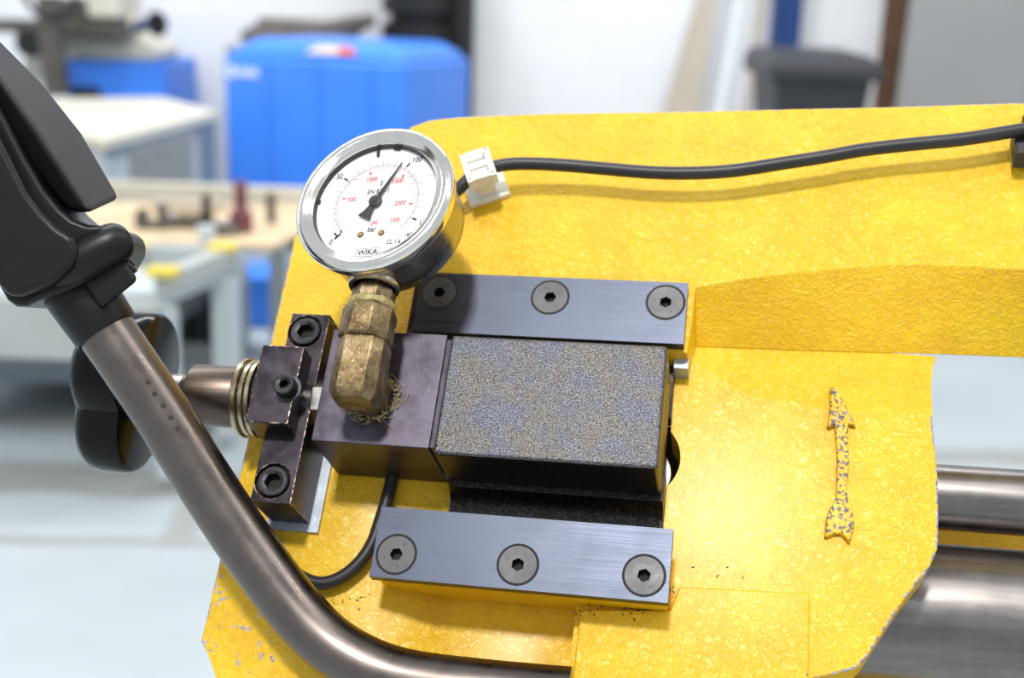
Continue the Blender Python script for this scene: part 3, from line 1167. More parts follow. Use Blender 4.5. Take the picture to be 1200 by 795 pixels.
# collar and lug
tdir = (D(123, 386, 526) - D(185, 478, 526)).normalized()
tb = D(123, 386, 526)
bm = B()
lathe(bm, [(12.3, -1.5), (13.4, -1.5), (13.9, -0.6), (14.4, 8), (15.0, 22), (15.0, 50)], tb, tdir, 48)
T.part('grip_collar', bm, 'plastic')
bm = B()
q0 = D(136, 322, 515)
side = (D(160, 300, 515) - D(110, 340, 515)).normalized()
back = Vector(CM - q0).normalized()
secs = []
for k_ in (-7.5, 7.5):
    secs.append([q0 + tdir * k_ + side * a_ + back * b_ for a_, b_ in ((-13, -12), (6.5, -12), (6.5, 5), (-13, 5))])
sweep(bm, secs)
T.part('clamp_lug', bm, 'plastic', bev=2.2, seg=3)
bm = B()
capc = q0 + side * 6.4 - back * 1
lathe(bm, [(4.4, -1), (4.4, 1.2), (3.6, 1.8), (2.2, 1.8), (2.0, 0.4), (0, 0.4)], capc, side, 24, cap=False)
T.part('lug_screw', bm, 'screw_black')


def solid(bm, pts, d0, d1):
    """outline in pixels, extruded between two distances (real thickness in mm)"""
    sweep(bm, [[D(x, y, 526) + (D(600, 397, d0) - D(600, 397, 526)) for x, y in pts],
               [D(x, y, 526) + (D(600, 397, d1) - D(600, 397, 526)) for x, y in pts]])


bm = B()
grip = [(-150, -60), (-150, 120), (-60, 215), (0, 300), (18, 333), (30, 354), (40, 361), (52, 361), (70, 352), (100, 343), (128, 328), (150, 312), (158, 298), (159, 284), (152, 273), (140, 269), (120, 268), (104, 262), (90, 250), (72, 228), (50, 190), (20, 130), (-10, 60), (-60, -30), (-90, -80)]
solid(bm, grip, 506, 543)
T.part('grip_body', bm, 'plastic', bev=7.0, seg=5)
# palm swell along the grip
bm = B()
solid(bm, [(-150, -50), (-150, 105), (-54, 208), (4, 296), (22, 330), (38, 350), (54, 350), (92, 334), (112, 318), (118, 300), (112, 284), (94, 272), (78, 256), (60, 232), (40, 192), (8, 128), (-26, 52), (-80, -40)], 499, 520)
T.part('grip_swell', bm, 'plastic', bev=8.5, seg=6)
bm = B()
tube(bm, [D(70, 318, 512), D(96, 306, 510), D(122, 292, 511), D(141, 284, 513), D(146, 282, 514)], lambda q_: 9.2 if q_ < 0.55 else 9.2 - 3.2 * ((q_ - 0.55) / 0.45) ** 2, 24, 6)
T.part('finger_guard', bm, 'plastic', bev=1.5, seg=4)
# squeeze lever: inner edge, ridge and far edge at four stations
st = [((-70, 55), (-66, 5), (-62, -45)), ((0, 140), (0, 92), (0, 45)), ((36, 194), (42, 152), (48, 92)), ((62, 228), (78, 208), (96, 152)), ((84, 250), (106, 251), (143, 233))]
bm = B()
secs = []
for inn, rid, out in st:
    a = D(inn[0], inn[1], 512)
    b = D(rid[0], rid[1], 503)
    c = D(out[0], out[1], 534)
    d = D(inn[0] + 12, inn[1] - 6, 540)
    secs.append([a, b, c, d])
sweep(bm, secs)
for f in bm.faces:
    vsx = [v_.co for v_ in f.verts]
    if len(vsx) == 4:
        mid = sum(vsx, Vector()) / 4
        for k_ in range(len(secs) - 1):
            want = (Vector(secs[k_][1]) + Vector(secs[k_][2]) + Vector(secs[k_ + 1][1]) + Vector(secs[k_ + 1][2])) / 4
            if (mid - want).length < 0.05:
                f.material_index = 1
T.part('squeeze_lever', bm, ['plastic', 'plastic_grey'], bev=3.4, seg=5, label='dark grey squeeze lever of the grip')

# ================================================================ CABLES AND CLIPS
T = Fr('upper_cable', tuple(W(800, 203, 9)), 'black rubber cable strung along the top of the yellow arm', 'cable', single=True)
bm = B()
cp = [(470, 300, -4), (500, 268, 0), (522, 238, 5), (540, 219, 8), (556, 205, 9), (578, 196, 10), (605, 192, 10), (650, 193, 9), (700, 197, 8), (760, 202, 8), (810, 203, 8), (860, 200, 8), (920, 191, 8), (965, 184, 8), (1010, 176, 8), (1060, 170, 8), (1130, 163, 8), (1200, 152, 8), (1260, 145, 8)]
tube(bm, [W(x, y, w) for x, y, w in cp], 3.15, 20, 8)
T.part('upper_cable', bm, 'rubber', single=True)
T = Fr('lower_cable', tuple(W(405, 675, -20)), 'black rubber cable looping from behind the hydraulic block to behind the bent tube', 'cable', single=True)
bm = B()
cp = [(474, 500, -20), (463, 545, -20), (455, 580, -19), (446, 610, -18), (436, 638, -18), (421, 660, -18), (400, 677, -18), (376, 684, -18), (352, 676, -18), (332, 657, -18), (316, 636, -19), (300, 612, -20.5)]
tube(bm, [W(x, y, w) for x, y, w in cp], 3.0, 20, 8)
T.part('lower_cable', bm, 'rubber', single=True)

T = Fr('white_cable_clip', tuple(W(570, 222, -6)), 'white nylon cable clip on a square stick-on base, right of the gauge', 'cable clip')
e0 = (W(598, 230, -3) - W(551, 245, -3)).normalized()
e1 = Vector((-e0.y, e0.x, 0))
cc = W(570, 221, -6)


def obox(bm, c, hx, hy, w0, w1, ox=0, oy=0):
    pts = [c + e0 * (ox + a) + e1 * (oy + b) for a, b in ((-hx, -hy), (hx, -hy), (hx, hy), (-hx, hy))]
    sweep(bm, [[Vector((p.x, p.y, w0)) for p in pts], [Vector((p.x, p.y, w1)) for p in pts]])


bm = B()
obox(bm, cc, 10.2, 9.0, -6, -2.8)
T.part('stick_on_base', bm, 'white_plastic', bev=0.5)
hc = W(561, 196, 14)
hc = Vector((hc.x, hc.y, 0))
bm = B()
obox(bm, hc, 4.6, 3.4, -2.8, 8, 0.5, -2)
T.part('clip_stem', bm, 'white_plastic', bev=0.5)
bm = B()
obox(bm, hc, 6.9, 1.5, 9, 16.5, 0, -6.6)
obox(bm, hc, 6.9, 1.3, 9, 16.5, 0, 7.2)
obox(bm, hc, 1.3, 8.5, 9, 16.5, -5.9, 0)
obox(bm, hc, 1.6, 8.5, 9, 16.5, 5.6, 0)
obox(bm, hc, 6.9, 1.8, 9, 15.8, 0, 0.6)
obox(bm, hc, 6.5, 8.2, 9, 11.0)
T.part('clip_head', bm, 'white_plastic', bev=0.4)
for oy_, r_ in ((5.0, 2.0), (-2.9, 1.4)):
    bm = B()
    c_ = hc + e1 * oy_
    cyl(bm, Vector((c_.x, c_.y, 14.2)) - e0 * 4.4, Vector((c_.x, c_.y, 14.2)) + e0 * 3.6, r_, 16)
    T.part('clip_roller', bm, 'white_plastic')
T = Fr('grey_cable_clip', tuple(W(1197, 170, -6)), 'dark grey cable clip at the right edge of the yellow arm', 'cable clip')
bm = B()
kc = W(1199, 172, -6)
box(bm, kc.x, kc.x + 20, kc.y - 4, kc.y + 16, -6, -3)
T.part('clip_base', bm, 'plastic', bev=0.5)
kc = W(1190, 168, 6)
bm = B()
box(bm, kc.x, kc.x + 14, kc.y - 7.5, kc.y + 11, -3, 4.5)
box(bm, kc.x, kc.x + 14, kc.y - 7.5, kc.y - 1.5, 4.5, 9)
T.part('clip_jaw', bm, 'plastic_grey', bev=0.6)

# ================================================================ STEEL BARS SEEN THROUGH THE ARM'S NOTCH
T = Fr('upper_guide_bar', (200, 70, -75), 'slim round steel guide bar seen through the notch at the right', 'steel bar', single=True)
bm = B()
cyl(bm, (120, 69.0, -75), (420, 69.0, -75), 15.2, 48)
T.part('upper_guide_bar', bm, 'shaft', single=True)
T = Fr('lower_guide_bar', (200, 10, -88), 'thick round steel guide bar at the lower right behind the yellow arm', 'steel bar', single=True)
bm = B()
cyl(bm, (60, 16.0, -88), (420, 16.0, -88), 33, 64)
T.part('lower_guide_bar', bm, 'shaft', single=True)
T = Fr('rear_frame_beam', (200, 50, -120), 'grimy yellow frame beam between the two round guide bars', 'machine frame', single=True)
bm = B()
box(bm, 60, 420, -75, 72, -150, -122)
T.part('rear_frame_beam', bm, 'yellow', single=True, bev=2)


# ================================================================ WORKSHOP BEHIND (world metres)
MAT['blue'] = plain('blue_powder_coat', (64, 136, 242), 0.42, 0, 0.05, 3)
MAT['blue_seam'] = plain('blue_panel_edge', (50, 112, 214), 0.5, 0, 0.02, 3)
MAT['blue_dark'] = plain('dark_blue_paint', (24, 62, 122), 0.5, 0, 0.05, 3)
MAT['cream'] = plain('cream_machine_enamel', (214, 210, 194), 0.45, 0, 0.05, 4)
MAT['greypaint'] = plain('light_grey_enamel', (190, 198, 202), 0.45, 0, 0.05, 4)
MAT['midgrey'] = plain('mid_grey_enamel', (178, 182, 180), 0.5, 0, 0.06, 4)
MAT['slate'] = plain('slate_grey_enamel', (122, 134, 144), 0.5, 0, 0.06, 4)
MAT['louvre_grey'] = plain('louvre_slat_enamel', (176, 178, 174), 0.6, 0, 0.05, 4)  # even grey of the louvre slats
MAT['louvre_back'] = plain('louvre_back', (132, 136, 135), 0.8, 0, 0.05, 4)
MAT['olive'] = plain('greasy_grey_iron', (96, 92, 84), 0.45, 0.3, 0.25, 8)
MAT['wood'] = plain('plywood', (206, 184, 150), 0.7, 0, 0.15, 6)
MAT['maroon'] = plain('maroon_paint', (120, 66, 74), 0.5, 0, 0.1, 6)
MAT['brown'] = plain('brown_hardboard', (98, 70, 48), 0.6, 0, 0.15, 5)
MAT['panel'] = plain('grey_partition_paint', (150, 150, 150), 0.6, 0, 0.03, 2)
MAT['bin'] = plain('charcoal_bin_plastic', (50, 51, 57), 0.5, 0, 0.08, 10)
MAT['hose'] = plain('grey_brown_hose', (112, 104, 98), 0.6, 0, 0.2, 20)
MAT['yellow_cap'] = plain('yellow_plastic_cap', (226, 204, 72), 0.5, 0, 0.05, 10)
MAT['white_sheet'] = plain('white_faced_sheet', (226, 232, 236), 0.5, 0, 0.02, 4)
MAT['beige'] = plain('beige_sheet_edge', (186, 176, 160), 0.6, 0, 0.06, 4)
MAT['orange'] = plain('orange_sticker', (214, 104, 52), 0.6, 0, 0.1, 20)
MAT['pale'] = plain('pale_sticker', (222, 206, 176), 0.6, 0, 0.05, 20)


def wprism(bm, foot, z0, z1, inset=0.0):
    c = Vector((sum(p[0] for p in foot) / len(foot), sum(p[1] for p in foot) / len(foot)))
    top = [(p[0] + (c.x - p[0]) * inset, p[1] + (c.y - p[1]) * inset, z1) for p in foot]
    a = [bm.verts.new((p[0], p[1], z0)) for p in foot]
    b = [bm.verts.new(p) for p in top]
    n_ = len(a)
    bm.faces.new(a[::-1])
    bm.faces.new(b)
    for i in range(n_):
        bm.faces.new((a[i], a[(i + 1) % n_], b[(i + 1) % n_], b[i]))
    return bm


def lerp2(a, b, t_):
    return (a[0] + (b[0] - a[0]) * t_, a[1] + (b[1] - a[1]) * t_)


# blue compressor cabinet
FL, FRt, BR, BL = (-1.50, 6.35), (-0.56, 6.10), (-0.28, 6.95), (-1.22, 7.2)
T = Fr('compressor_cabinet', (-0.9, 6.6, 0), 'bright blue steel compressor cabinet against the white wall, behind the gauge', 'compressor', machine=False)
bm = wprism(B(), [FL, FRt, BR, BL], 0.06, 0.98)
T.part('cabinet_body', bm, 'blue', bev=0.03, seg=3)
bm = B()
wprism(bm, [FL, FRt, BR, BL], 0.98, 1.065, 0.24)
T.part('domed_lid', bm, 'blue', bev=0.04, seg=4)
bm = wprism(B(), [lerp2(FL, BR, 0.04), lerp2(FRt, BL, 0.04), lerp2(BR, FL, 0.04), lerp2(BL, FRt, 0.04)], 0, 0.06)
T.part('plinth', bm, 'black')
nx, ny = (FRt[1] - FL[1]), -(FRt[0] - FL[0])
ln = math.hypot(nx, ny)
off = (nx / ln * 0.006, ny / ln * 0.006)


def front_rect(bm, t0, t1, z0, z1, th=1.0):
    a, b = lerp2(FL, FRt, t0), lerp2(FL, FRt, t1)
    wprism(bm, [(a[0] + off[0] * th, a[1] + off[1] * th), (b[0] + off[0] * th, b[1] + off[1] * th), b, a], z0, z1)


for t_ in (0.26, 0.54, 0.82):
    bm = B()
    front_rect(bm, t_, t_ + 0.008, 0.1, 0.96, 0.7)
    T.part('panel_seam', bm, 'blue_seam')
bm = B()
front_rect(bm, 0.03, 0.07, 0.87, 0.925)
for i in range(4):
    front_rect(bm, 0.09 + i * 0.028, 0.112 + i * 0.028, 0.878, 0.915)
T.part('white_lettering', bm, 'white_sheet', label='white maker lettering, out of focus')
bm = B()
front_rect(bm, 0.17, 0.32, 0.255, 0.285)
T.part('lower_lettering', bm, 'white_sheet')
bm = B()
a, b = lerp2(FL, FRt, 0.46), lerp2(FL, FRt, 0.74)
a2, b2 = lerp2(a, BR, 0.075), lerp2(b, BL, 0.075)
for (p0, p1, p2, p3, m_, nm) in ((a, lerp2(a, b, 0.62), lerp2(a2, b2, 0.6), a2, 'pale', 'pale_sticker'), (lerp2(a, b, 0.62), b, b2, lerp2(a2, b2, 0.6), 'orange', 'orange_sticker')):
    bm = B()
    zz = lambda k_: 0.98 + 0.08 * k_
    sweep(bm, [[(p0[0], p0[1] + 0.02, 1.003), (p1[0], p1[1] + 0.02, 1.003), (p2[0], p2[1], 1.035), (p3[0], p3[1], 1.035)],
               [(p0[0], p0[1] + 0.018, 1.009), (p1[0], p1[1] + 0.018, 1.009), (p2[0], p2[1], 1.041), (p3[0], p3[1], 1.041)]])
    T.part(nm, bm, m_)

# coil of hose on a stand behind the compressor
T = Fr('hose_coil', (-1.15, 7.45, 0), 'heap of grey brown hose behind the left end of the blue cabinet', 'hose', machine=False)
bm = B()
box(bm, -1.72, -0.95, 7.35, 7.75, 0, 0.98)
T.part('hose_stand', bm, 'slate', bev=0.02)
for k_ in range(3):
    bm = B()
    pts = []
    for i in range(30):
        a = i * 0.7 + k_
        pts.append((-1.32 + 0.33 * math.cos(a) + 0.05 * k_, 7.52 + 0.12 * math.sin(a), 1.01 + 0.035 * k_ + i * 0.0015 + (0.04 if math.cos(a) > 0.6 else 0)))
    tube(bm, pts, 0.022, 8, 3)
    T.part('hose_loop', bm, 'hose')

# black ribbed stack behind the compressor
T = Fr('ribbed_drum', (-0.6, 7.55, 0), 'tall black ribbed drum against the white wall behind the blue cabinet', 'drum', machine=False)
bm = B()
prof = [(0.0, 0)]
z = 0.0
while z < 1.6:
    prof += [(0.27, z), (0.27, z + 0.13), (0.22, z + 0.145), (0.22, z + 0.185)]
    z += 0.20
prof.append((0, z))
lathe(bm, prof, (-0.57, 7.6, 0), n=40, cap=False)
T.part('drum_shell', bm, 'black')
bm = B()
box(bm, -0.36, -0.28, 7.30, 7.36, 0, 1.5)
T.part('drum_strap', bm, 'black')

# cream cabinet with louvred side
T = Fr('louvred_cabinet', (-1.5, 4.8, 0), 'pale cream-topped grey cabinet with a louvred side panel, left of the blue cabinet', 'cabinet', machine=False)
zt_ = 0.755
c0 = fl(122, 162, zt_)
c1 = fl(251, 130, zt_)
c3 = fl(-60, 117, zt_)
c2 = fl(190, 114, zt_)
ft = [(c.x, c.y) for c in (c0, c1, c2, c3)]
bm = wprism(B(), ft, 0.05, zt_ - 0.05)
T.part('cabinet_shell', bm, 'greypaint', bev=0.01)
bm = wprism(B(), [lerp2(ft[0], ft[2], -0.012), lerp2(ft[1], ft[3], -0.012), lerp2(ft[2], ft[0], -0.012), lerp2(ft[3], ft[1], -0.012)], zt_ - 0.045, zt_)
T.part('cabinet_top', bm, 'cream', bev=0.008)
fx, fy = ft[1][0] - ft[0][0], ft[1][1] - ft[0][1]
fn = math.hypot(fx, fy)
nrm = (fy / fn, -fx / fn)


def side_rect(bm, t0, t1, z0, z1, o0, o1):
    a, b = lerp2(ft[0], ft[1], t0), lerp2(ft[0], ft[1], t1)
    wprism(bm, [(a[0] + nrm[0] * o1, a[1] + nrm[1] * o1), (b[0] + nrm[0] * o1, b[1] + nrm[1] * o1), (b[0] + nrm[0] * o0, b[1] + nrm[1] * o0), (a[0] + nrm[0] * o0, a[1] + nrm[1] * o0)], z0, z1)


bm = B()
side_rect(bm, 0.0, 1.0, zt_ - 0.075, zt_ - 0.046, 0, 0.008)
T.part('top_trim', bm, 'slate')
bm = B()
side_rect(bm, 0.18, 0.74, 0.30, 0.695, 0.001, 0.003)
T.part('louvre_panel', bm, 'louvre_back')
for i in range(24):
    bm = B()
    side_rect(bm, 0.18, 0.74, 0.31 + i * 0.016, 0.318 + i * 0.016, 0.003, 0.012)
    T.part('louvre_slat', bm, 'louvre_grey')
bm = B()
side_rect(bm, 0.82, 0.995, 0.1, 0.70, 0.001, 0.006)
T.part('corner_panel', bm, 'slate')

# milling machine on a blue stand, upper left
T = Fr('milling_machine', (-1.9, 7.330, 0), 'cream and greasy iron milling machine on a blue stand, upper left', 'machine', machine=False)
p0, p1 = at(78, 84, 7.150), at(192, 74, 7.150)
bm = B()
box(bm, p0.x, p1.x, 7.150, 7.870, 0, p1.z)
T.part('blue_stand', bm, 'blue', bev=0.01)
q_ = at(84, 104, 7.141)
q2 = at(118, 112, 7.141)
bm = B()
box(bm, q_.x, q2.x, 7.132, 7.155, q2.z - 0.02, q_.z + 0.01)
T.part('stand_recess', bm, 'black')
zb = p1.z
bm = B()
sweep(bm, [[(at(74, 80, 7.195).x, 7.195, zb), (at(184, 70, 7.195).x, 7.195, zb), (at(184, 70, 7.195).x, 7.690, zb), (at(74, 80, 7.195).x, 7.690, zb)],
           [(at(70, 60, 7.195).x, 7.195, zb + 0.10), (at(186, 60, 7.195).x, 7.195, zb + 0.07), (at(186, 60, 7.195).x, 7.690, zb + 0.07), (at(70, 60, 7.195).x, 7.690, zb + 0.10)],
           [(at(66, 45, 7.195).x, 7.240, zb + 0.15), (at(150, 40, 7.195).x, 7.240, zb + 0.19), (at(150, 40, 7.195).x, 7.645, zb + 0.19), (at(66, 45, 7.195).x, 7.645, zb + 0.15)]])
T.part('cream_bed', bm, 'cream', bev=0.03, seg=3)
bm = B()
a, b = at(100, 44, 7.186), at(142, 28, 7.186)
box(bm, a.x, b.x, 7.150, 7.600, a.z, b.z)
T.part('dark_cavity', bm, 'black', bev=0.02)
bm = B()
a, b = at(-60, 33, 7.060), at(146, 14, 7.060)
box(bm, a.x, b.x, 6.955, 7.285, a.z - 0.01, a.z + 0.06)
T.part('work_table', bm, 'olive', bev=0.01)
bm = B()
a, b = at(50, 28, 7.150), at(138, 0, 7.150)
box(bm, a.x, b.x, 7.060, 7.600, a.z, b.z)
T.part('saddle_casting', bm, 'olive', bev=0.04, seg=3)
bm = B()
a, b = at(112, 22, 7.150), at(150, -2, 7.150)
box(bm, a.x, b.x, 6.994, 7.420, a.z, b.z + 0.2)
T.part('cream_column', bm, 'cream', bev=0.03)
bm = B()
tube(bm, [at(58, -5, 6.760), at(60, 40, 6.760), at(68, 112, 6.760)], 0.068, 14, 3)
T.part('table_strut', bm, 'olive')
bm = B()
a = at(41, 50, 6.890)
cyl(bm, (a.x - 0.02, 6.825, a.z), (a.x + 0.03, 7.060, a.z), 0.078, 24)
T.part('left_knob', bm, 'black', bev=0.01)
a = at(184, 28, 7.060)
bm = B()
lathe(bm, [(0, -0.012), (0.066, -0.014), (0.072, 0), (0.066, 0.014), (0, 0.012)], a, (1, -0.6, 0.1), 24, cap=False)
T.part('handwheel', bm, 'black')
bm = B()
cyl(bm, at(160, 31, 7.150), at(182, 28, 7.060), 0.03, 16)
T.part('handwheel_shaft', bm, 'blue_dark')
bm = B()
a = at(160, 30, 7.168)
box(bm, a.x - 0.13, a.x, 7.150, 7.330, a.z - 0.05, a.z + 0.05)
T.part('gearbox', bm, 'cream', bev=0.02)
bm = B()
cpt = at(58, -12, 6.630)
tube(bm, [(cpt.x + 0.135 * math.cos(i * math.pi / 10), 6.630, cpt.z + 0.135 * math.sin(i * math.pi / 10)) for i in range(21)], 0.016, 8, 2)
T.part('crank_ring', bm, 'black')
bm = B()
a = at(45, 78, 7.240)
cyl(bm, (a.x, 7.240, a.z), (a.x, 7.420, a.z - 0.02), 0.095, 24)
T.part('motor_cover', bm, 'cream', bev=0.02)

# wheelie bin
T = Fr('wheeled_bin', (1.48, 6.5, 0), 'charcoal plastic wheeled bin with closed lid in front of the white wall', 'bin', machine=False)
a, b = at(900, 80, 6.2), at(1036, 80, 6.2)
bm = B()
sweep(bm, [[(a.x + 0.12, 6.28, 0.06), (b.x - 0.12, 6.28, 0.06), (b.x - 0.12, 6.75, 0.06), (a.x + 0.12, 6.75, 0.06)],
           [(a.x + 0.045, 6.2, 0.98), (b.x - 0.045, 6.2, 0.98), (b.x - 0.045, 6.85, 0.98), (a.x + 0.045, 6.85, 0.98)]])
T.part('bin_body', bm, 'bin', bev=0.02)
bm = B()
sweep(bm, [[(a.x, 6.15, 0.965), (b.x, 6.15, 0.965), (b.x, 6.9, 0.965), (a.x, 6.9, 0.965)],
           [(a.x, 6.15, 1.03), (b.x, 6.15, 1.03), (b.x, 6.9, 1.05), (a.x, 6.9, 1.05)],
           [(a.x + 0.03, 6.25, 1.085), (b.x - 0.06, 6.25, 1.085), (b.x - 0.06, 6.88, 1.10), (a.x + 0.03, 6.88, 1.10)]])
T.part('bin_lid', bm, 'bin', bev=0.012)
for x_ in (0.25, 0.75):
    bm = B()
    xx = a.x + (b.x - a.x) * x_
    box(bm, xx - 0.02, xx + 0.02, 6.215, 6.23, 0.3, 0.94)
    T.part('body_rib', bm, 'bin')
for x_ in (a.x + 0.08, b.x - 0.08):
    bm = B()
    cyl(bm, (x_ - 0.025, 6.82, 0.1), (x_ + 0.025, 6.82, 0.1), 0.1, 24)
    T.part('wheel', bm, 'black')

# posts, boards and partition along the wall
T = Fr('blue_post', (1.6, 7.9, 0), 'dark blue steel post on the white wall behind the bin', 'post', machine=False, single=True)
a, b = at(906, 50, 7.85), at(937, 50, 7.85)
bm = B()
box(bm, a.x, b.x, 7.85, 7.99, 0, 3.4)
T.part('blue_post', bm, 'blue_dark', single=True)
T = Fr('brown_board', (2.2, 7.5, 0), 'upright brown hardboard beside the grey partition', 'board', machine=False, single=True)
a, b = at(1032, 60, 7.6), at(1064, 60, 7.6)
bm = B()
box(bm, a.x, b.x, 7.60, 7.64, 0, 2.4)
T.part('brown_board', bm, 'brown', single=True)
T = Fr('grey_partition', (3, 7.2, 0), 'flat grey partition panel at the right edge of the picture', 'partition', machine=False)
a = at(1060, 80, 7.0)
bm = B()
sweep(bm, [[(a.x - 0.03, 7.0, 0.15), (a.x + 2.2, 6.9, 0.15), (a.x + 2.2, 6.95, 0.15), (a.x - 0.03, 7.05, 0.15)],
           [(a.x + 0.03, 7.0, 2.3), (a.x + 2.2, 6.9, 2.3), (a.x + 2.2, 6.95, 2.3), (a.x + 0.03, 7.05, 2.3)]])
T.part('partition_sheet', bm, 'panel')
for x_ in (0.3, 1.9):
    bm = B()
    box(bm, a.x + x_, a.x + x_ + 0.06, 6.95, 7.25, 0, 0.16)
    T.part('partition_foot', bm, 'slate')
sheets = [((760, 815), (800, 832), 'beige', 'beige-edged sheet leaning on the white wall, leftmost of the leaning sheets', 7.7),
          ((818, 846), (842, 868), 'white_sheet', 'white-faced sheet leaning on the wall between the beige sheet and the narrow strip', 7.62),
          ((857, 872), (876, 886), 'beige', 'narrow pale strip leaning on the wall nearest the bin', 7.55)]
for (xb0, xb1), (xt0, xt1), m_, lab, Y_ in sheets:
    T = Fr('leaning_sheet', (at(xb0, 130, Y_).x, Y_, 0), lab, 'sheet', machine=False, single=True, group='sheets leaning on the back wall')
    bm = B()
    A0, A1, B0, B1 = at(xb0 + 20, 128, Y_), at(xb1 + 3, 128, Y_), at(xt0 + 20, 0, Y_ + 0.1), at(xt1 + 3, 0, Y_ + 0.1)
    kz = 1.6
    ext = lambda P_, Q_, z_: P_ + (Q_ - P_) * ((z_ - P_.z) / (Q_.z - P_.z))
    lo = [ext(A0, B0, 0.0), ext(A1, B1, 0.0)]
    hi = [ext(A0, B0, 1.9), ext(A1, B1, 1.9)]
    sweep(bm, [[lo[0], lo[1], lo[1] + Vector((0, 0.02, 0)), lo[0] + Vector((0, 0.02, 0))], [hi[0], hi[1], hi[1] + Vector((0, 0.02, 0)), hi[0] + Vector((0, 0.02, 0))]])
    T.part('leaning_sheet', bm, m_, single=True)

# work bench with oddments
T = Fr('parts_bench', (-0.9, 3.9, 0), 'pale workbench with plywood top and grey front rail, middle left', 'bench', machine=False)
zb = 0.562
a, b = fl(60, 286, zb), fl(300, 286, zb)
c, d = fl(100, 240, zb), fl(420, 241, zb)
bm = wprism(B(), [(a.x - 0.4, a.y), (b.x + 0.05, b.y), (d.x, d.y), (c.x - 0.5, c.y)], zb - 0.02, zb)
T.part('plywood_top', bm, 'wood')
e = fl(292, 286, zb)
bm = B()
box(bm, a.x - 0.4, e.x, a.y - 0.03, a.y, zb - 0.10, zb + 0.012)
T.part('front_rail', bm, 'greypaint', bev=0.004)
bm = B()
box(bm, c.x - 0.5, d.x, d.y, d.y + 0.03, zb - 0.02, zb + 0.055)
T.part('back_rail', bm, 'cream', bev=0.004)
for x_, y_ in ((e.x - 0.05, a.y + 0.02), (e.x - 0.05, d.y - 0.05), (a.x - 0.3, a.y + 0.02), (a.x - 0.3, d.y - 0.05)):
    bm = B()
    box(bm, x_ - 0.03, x_ + 0.03, y_ - 0.03, y_ + 0.03, 0, zb - 0.02)
    T.part('leg', bm, 'greypaint')
bm = B()
box(bm, a.x - 0.35, e.x - 0.02, a.y + 0.05, a.y + 0.4, 0.12, 0.16)
T.part('lower_shelf', bm, 'slate')

bm = B()
g0 = fl(-40, 441, 0.0)
box(bm, g0.x - 0.2, fl(222, 441, 0).x, g0.y, g0.y + 0.5, 0.04, 0.21)
T.part('black_base', bm, 'black')

def oddment(name, lab, cat, px, py, build, mat):
    p = fl(px, py, zb)
    T_ = Fr(name, (p.x, p.y, zb), lab, cat, machine=False, single=True)
    b_ = B()
    build(b_, p)
    T_.part(name, b_, mat, single=True, bev=0.003)


def stem(r, h, r2=None):
    return lambda bm_, p: lathe(bm_, [(r, 0), (r, h * 0.4), (r2 or r, h * 0.45), (r2 or r, h), (0, h)], p, n=20)


oddment('black_post', 'small black post fitting standing on the plywood bench top', 'fitting', 243, 268, stem(0.022, 0.11, 0.014), 'black')
oddment('maroon_bottle', 'maroon bottle standing on the bench in front of the blue cabinet', 'bottle', 283, 272, stem(0.036, 0.16, 0.02), 'maroon')
oddment('steel_ring', 'round metal ring lying on the bench left of the maroon bottle', 'ring', 265, 275, lambda bm_, p: lathe(bm_, [(0.02, 0), (0.045, 0), (0.045, 0.04), (0.02, 0.04)], p, n=24), 'shaft')
oddment('dark_bracket', 'dark flat bracket lying on the bench left of the black post', 'bracket', 215, 268, lambda bm_, p: (box(bm_, p.x - 0.08, p.x + 0.05, p.y - 0.02, p.y + 0.03, p.z, p.z + 0.02), box(bm_, p.x - 0.02, p.x + 0.05, p.y - 0.02, p.y + 0.03, p.z + 0.02, p.z + 0.045)), 'olive')
oddment('machine_vice', 'small dark vice on the bench right of the black handle', 'vice', 180, 268, lambda bm_, p: (box(bm_, p.x - 0.05, p.x + 0.05, p.y - 0.03, p.y + 0.03, p.z, p.z + 0.025), box(bm_, p.x - 0.05, p.x - 0.02, p.y - 0.03, p.y + 0.03, p.z + 0.025, p.z + 0.06), box(bm_, p.x + 0.02, p.x + 0.04, p.y - 0.03, p.y + 0.03, p.z + 0.025, p.z + 0.08)), 'olive')
oddment('brown_peg', 'brown upright peg at the right end of the bench', 'peg', 318, 262, stem(0.016, 0.10), 'olive')
oddment('grey_tin', 'small grey tin on the bench between the vice and the dark bracket', 'tin', 196, 262, stem(0.03, 0.03), 'slate')
oddment('wooden_offcut', 'pale wooden offcut lying at the back of the bench', 'offcut', 222, 246, lambda bm_, p: box(bm_, p.x - 0.12, p.x + 0.12, p.y - 0.03, p.y + 0.03, p.z, p.z + 0.03), 'beige')
oddment('white_cup', 'small white cup at the front of the bench', 'cup', 242, 284, lambda bm_, p: lathe(bm_, [(0.02, 0), (0.028, 0.05), (0.024, 0.05), (0.018, 0.01), (0, 0.01)], p, n=20), 'white_sheet')

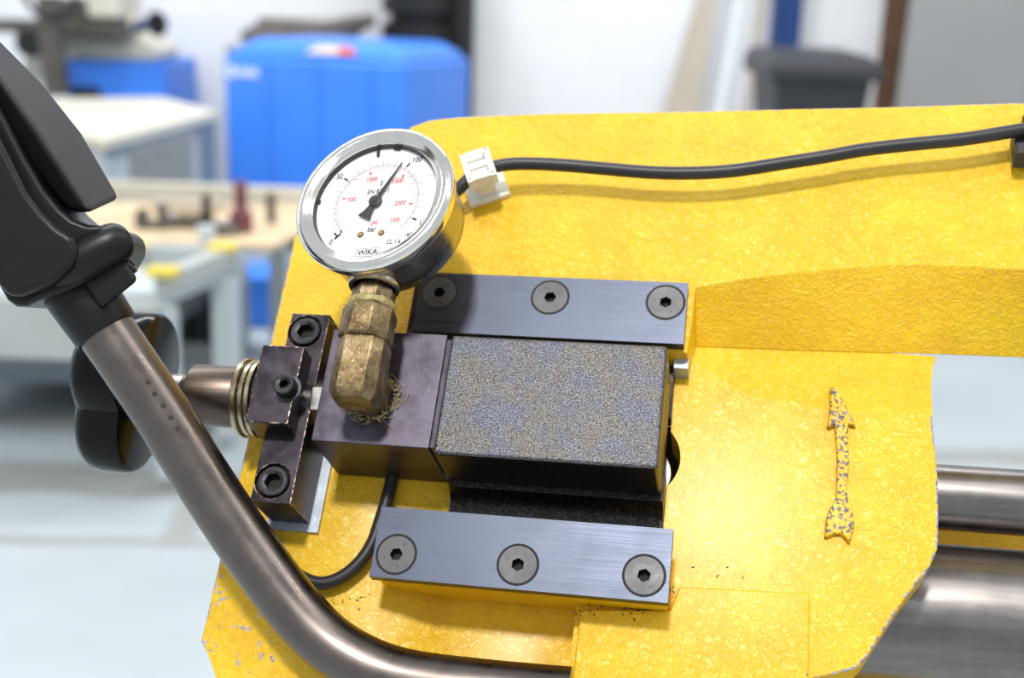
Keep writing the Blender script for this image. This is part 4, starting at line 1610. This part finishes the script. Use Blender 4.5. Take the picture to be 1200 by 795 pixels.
# long low trolley in front, sloping rail with yellow caps
T = Fr('conveyor_trolley', (-1.2, 3.3, 0), 'low grey roller trolley with yellow-capped side rails, left behind the handle', 'trolley', machine=False)
zc = 0.527
a, b = fl(-20, 345, zc), fl(195, 345, zc)
c, d = fl(40, 306, zc), fl(262, 316, zc)
bm = wprism(B(), [(a.x - 0.3, a.y), (b.x, b.y), (d.x, d.y), (c.x - 0.3, c.y)], zc - 0.03, zc)
T.part('trolley_deck', bm, 'greypaint')
bm = B()
box(bm, a.x - 0.3, b.x, a.y - 0.03, a.y, zc - 0.16, zc)
T.part('front_panel', bm, 'midgrey', bev=0.005)
bm = B()
r0_, r1_ = Vector((b.x, b.y - 0.02, zc + 0.01)), Vector((d.x, d.y, zc + 0.01))
dx = Vector((0.025, 0, 0))
sweep(bm, [[r0_ - dx, r0_ + dx, r0_ + dx + Vector((0, 0, 0.05)), r0_ - dx + Vector((0, 0, 0.05))], [r1_ - dx, r1_ + dx, r1_ + dx + Vector((0, 0, 0.05)), r1_ - dx + Vector((0, 0, 0.05))]])
T.part('side_rail', bm, 'midgrey')
for r_ in (r0_, r1_, Vector((fl(158, 310, zc).x, d.y, zc + 0.0))):
    bm = B()
    box(bm, r_.x - 0.04, r_.x + 0.04, r_.y - 0.03, r_.y + 0.03, r_.z + 0.045, r_.z + 0.065)
    T.part('yellow_cap', bm, 'yellow_cap', bev=0.004)
for r_ in (r0_, r1_):
    bm = B()
    box(bm, r_.x - 0.03, r_.x + 0.03, r_.y - 0.03, r_.y + 0.02, 0.03, zc - 0.03)
    T.part('leg', bm, 'greypaint')
bm = B()
box(bm, b.x - 0.42, b.x - 0.34, b.y + 0.02, b.y + 0.08, zc, zc + 0.02)
T.part('blue_stop', bm, 'blue_dark')

T = Fr('blue_tub', (-1.05, 4.6, 0), 'small bright blue plastic tub under the far end of the bench', 'tub', machine=False, single=True)
a, b = at(278, 385, 4.75), at(330, 325, 4.75)
bm = B()
sweep(bm, [[(a.x + 0.02, 4.75, max(0, a.z)), (b.x - 0.02, 4.75, max(0, a.z)), (b.x - 0.02, 5.0, max(0, a.z)), (a.x + 0.02, 5.0, max(0, a.z))],
           [(a.x, 4.73, b.z), (b.x, 4.73, b.z), (b.x, 5.02, b.z), (a.x, 5.02, b.z)]])
T.part('blue_tub', bm, 'blue', single=True, bev=0.01)
T = Fr('dark_toolbox', (-1.2, 4.4, 0), 'dark toolbox on the floor beside the blue tub', 'toolbox', machine=False)
a, b = at(232, 420, 4.2), at(270, 330, 4.2)
bm = B()
box(bm, a.x, b.x, 4.2, 4.5, 0, b.z)
T.part('toolbox_body', bm, 'slate', bev=0.01)
bm = B()
box(bm, a.x + 0.03, b.x - 0.01, 4.18, 4.2, b.z * 0.3, b.z * 0.8)
T.part('toolbox_front', bm, 'black')
T = Fr('maroon_bar', (-1.1, 3.6, 0), 'thin maroon upright bar beside the trolley leg', 'bar', machine=False, single=True)
a = fl(258, 440, 0)
bm = B()
box(bm, at(250, 400, 3.9).x, at(258, 400, 3.9).x, 3.9, 3.94, 0, 0.45)
T.part('maroon_bar', bm, 'maroon', single=True)
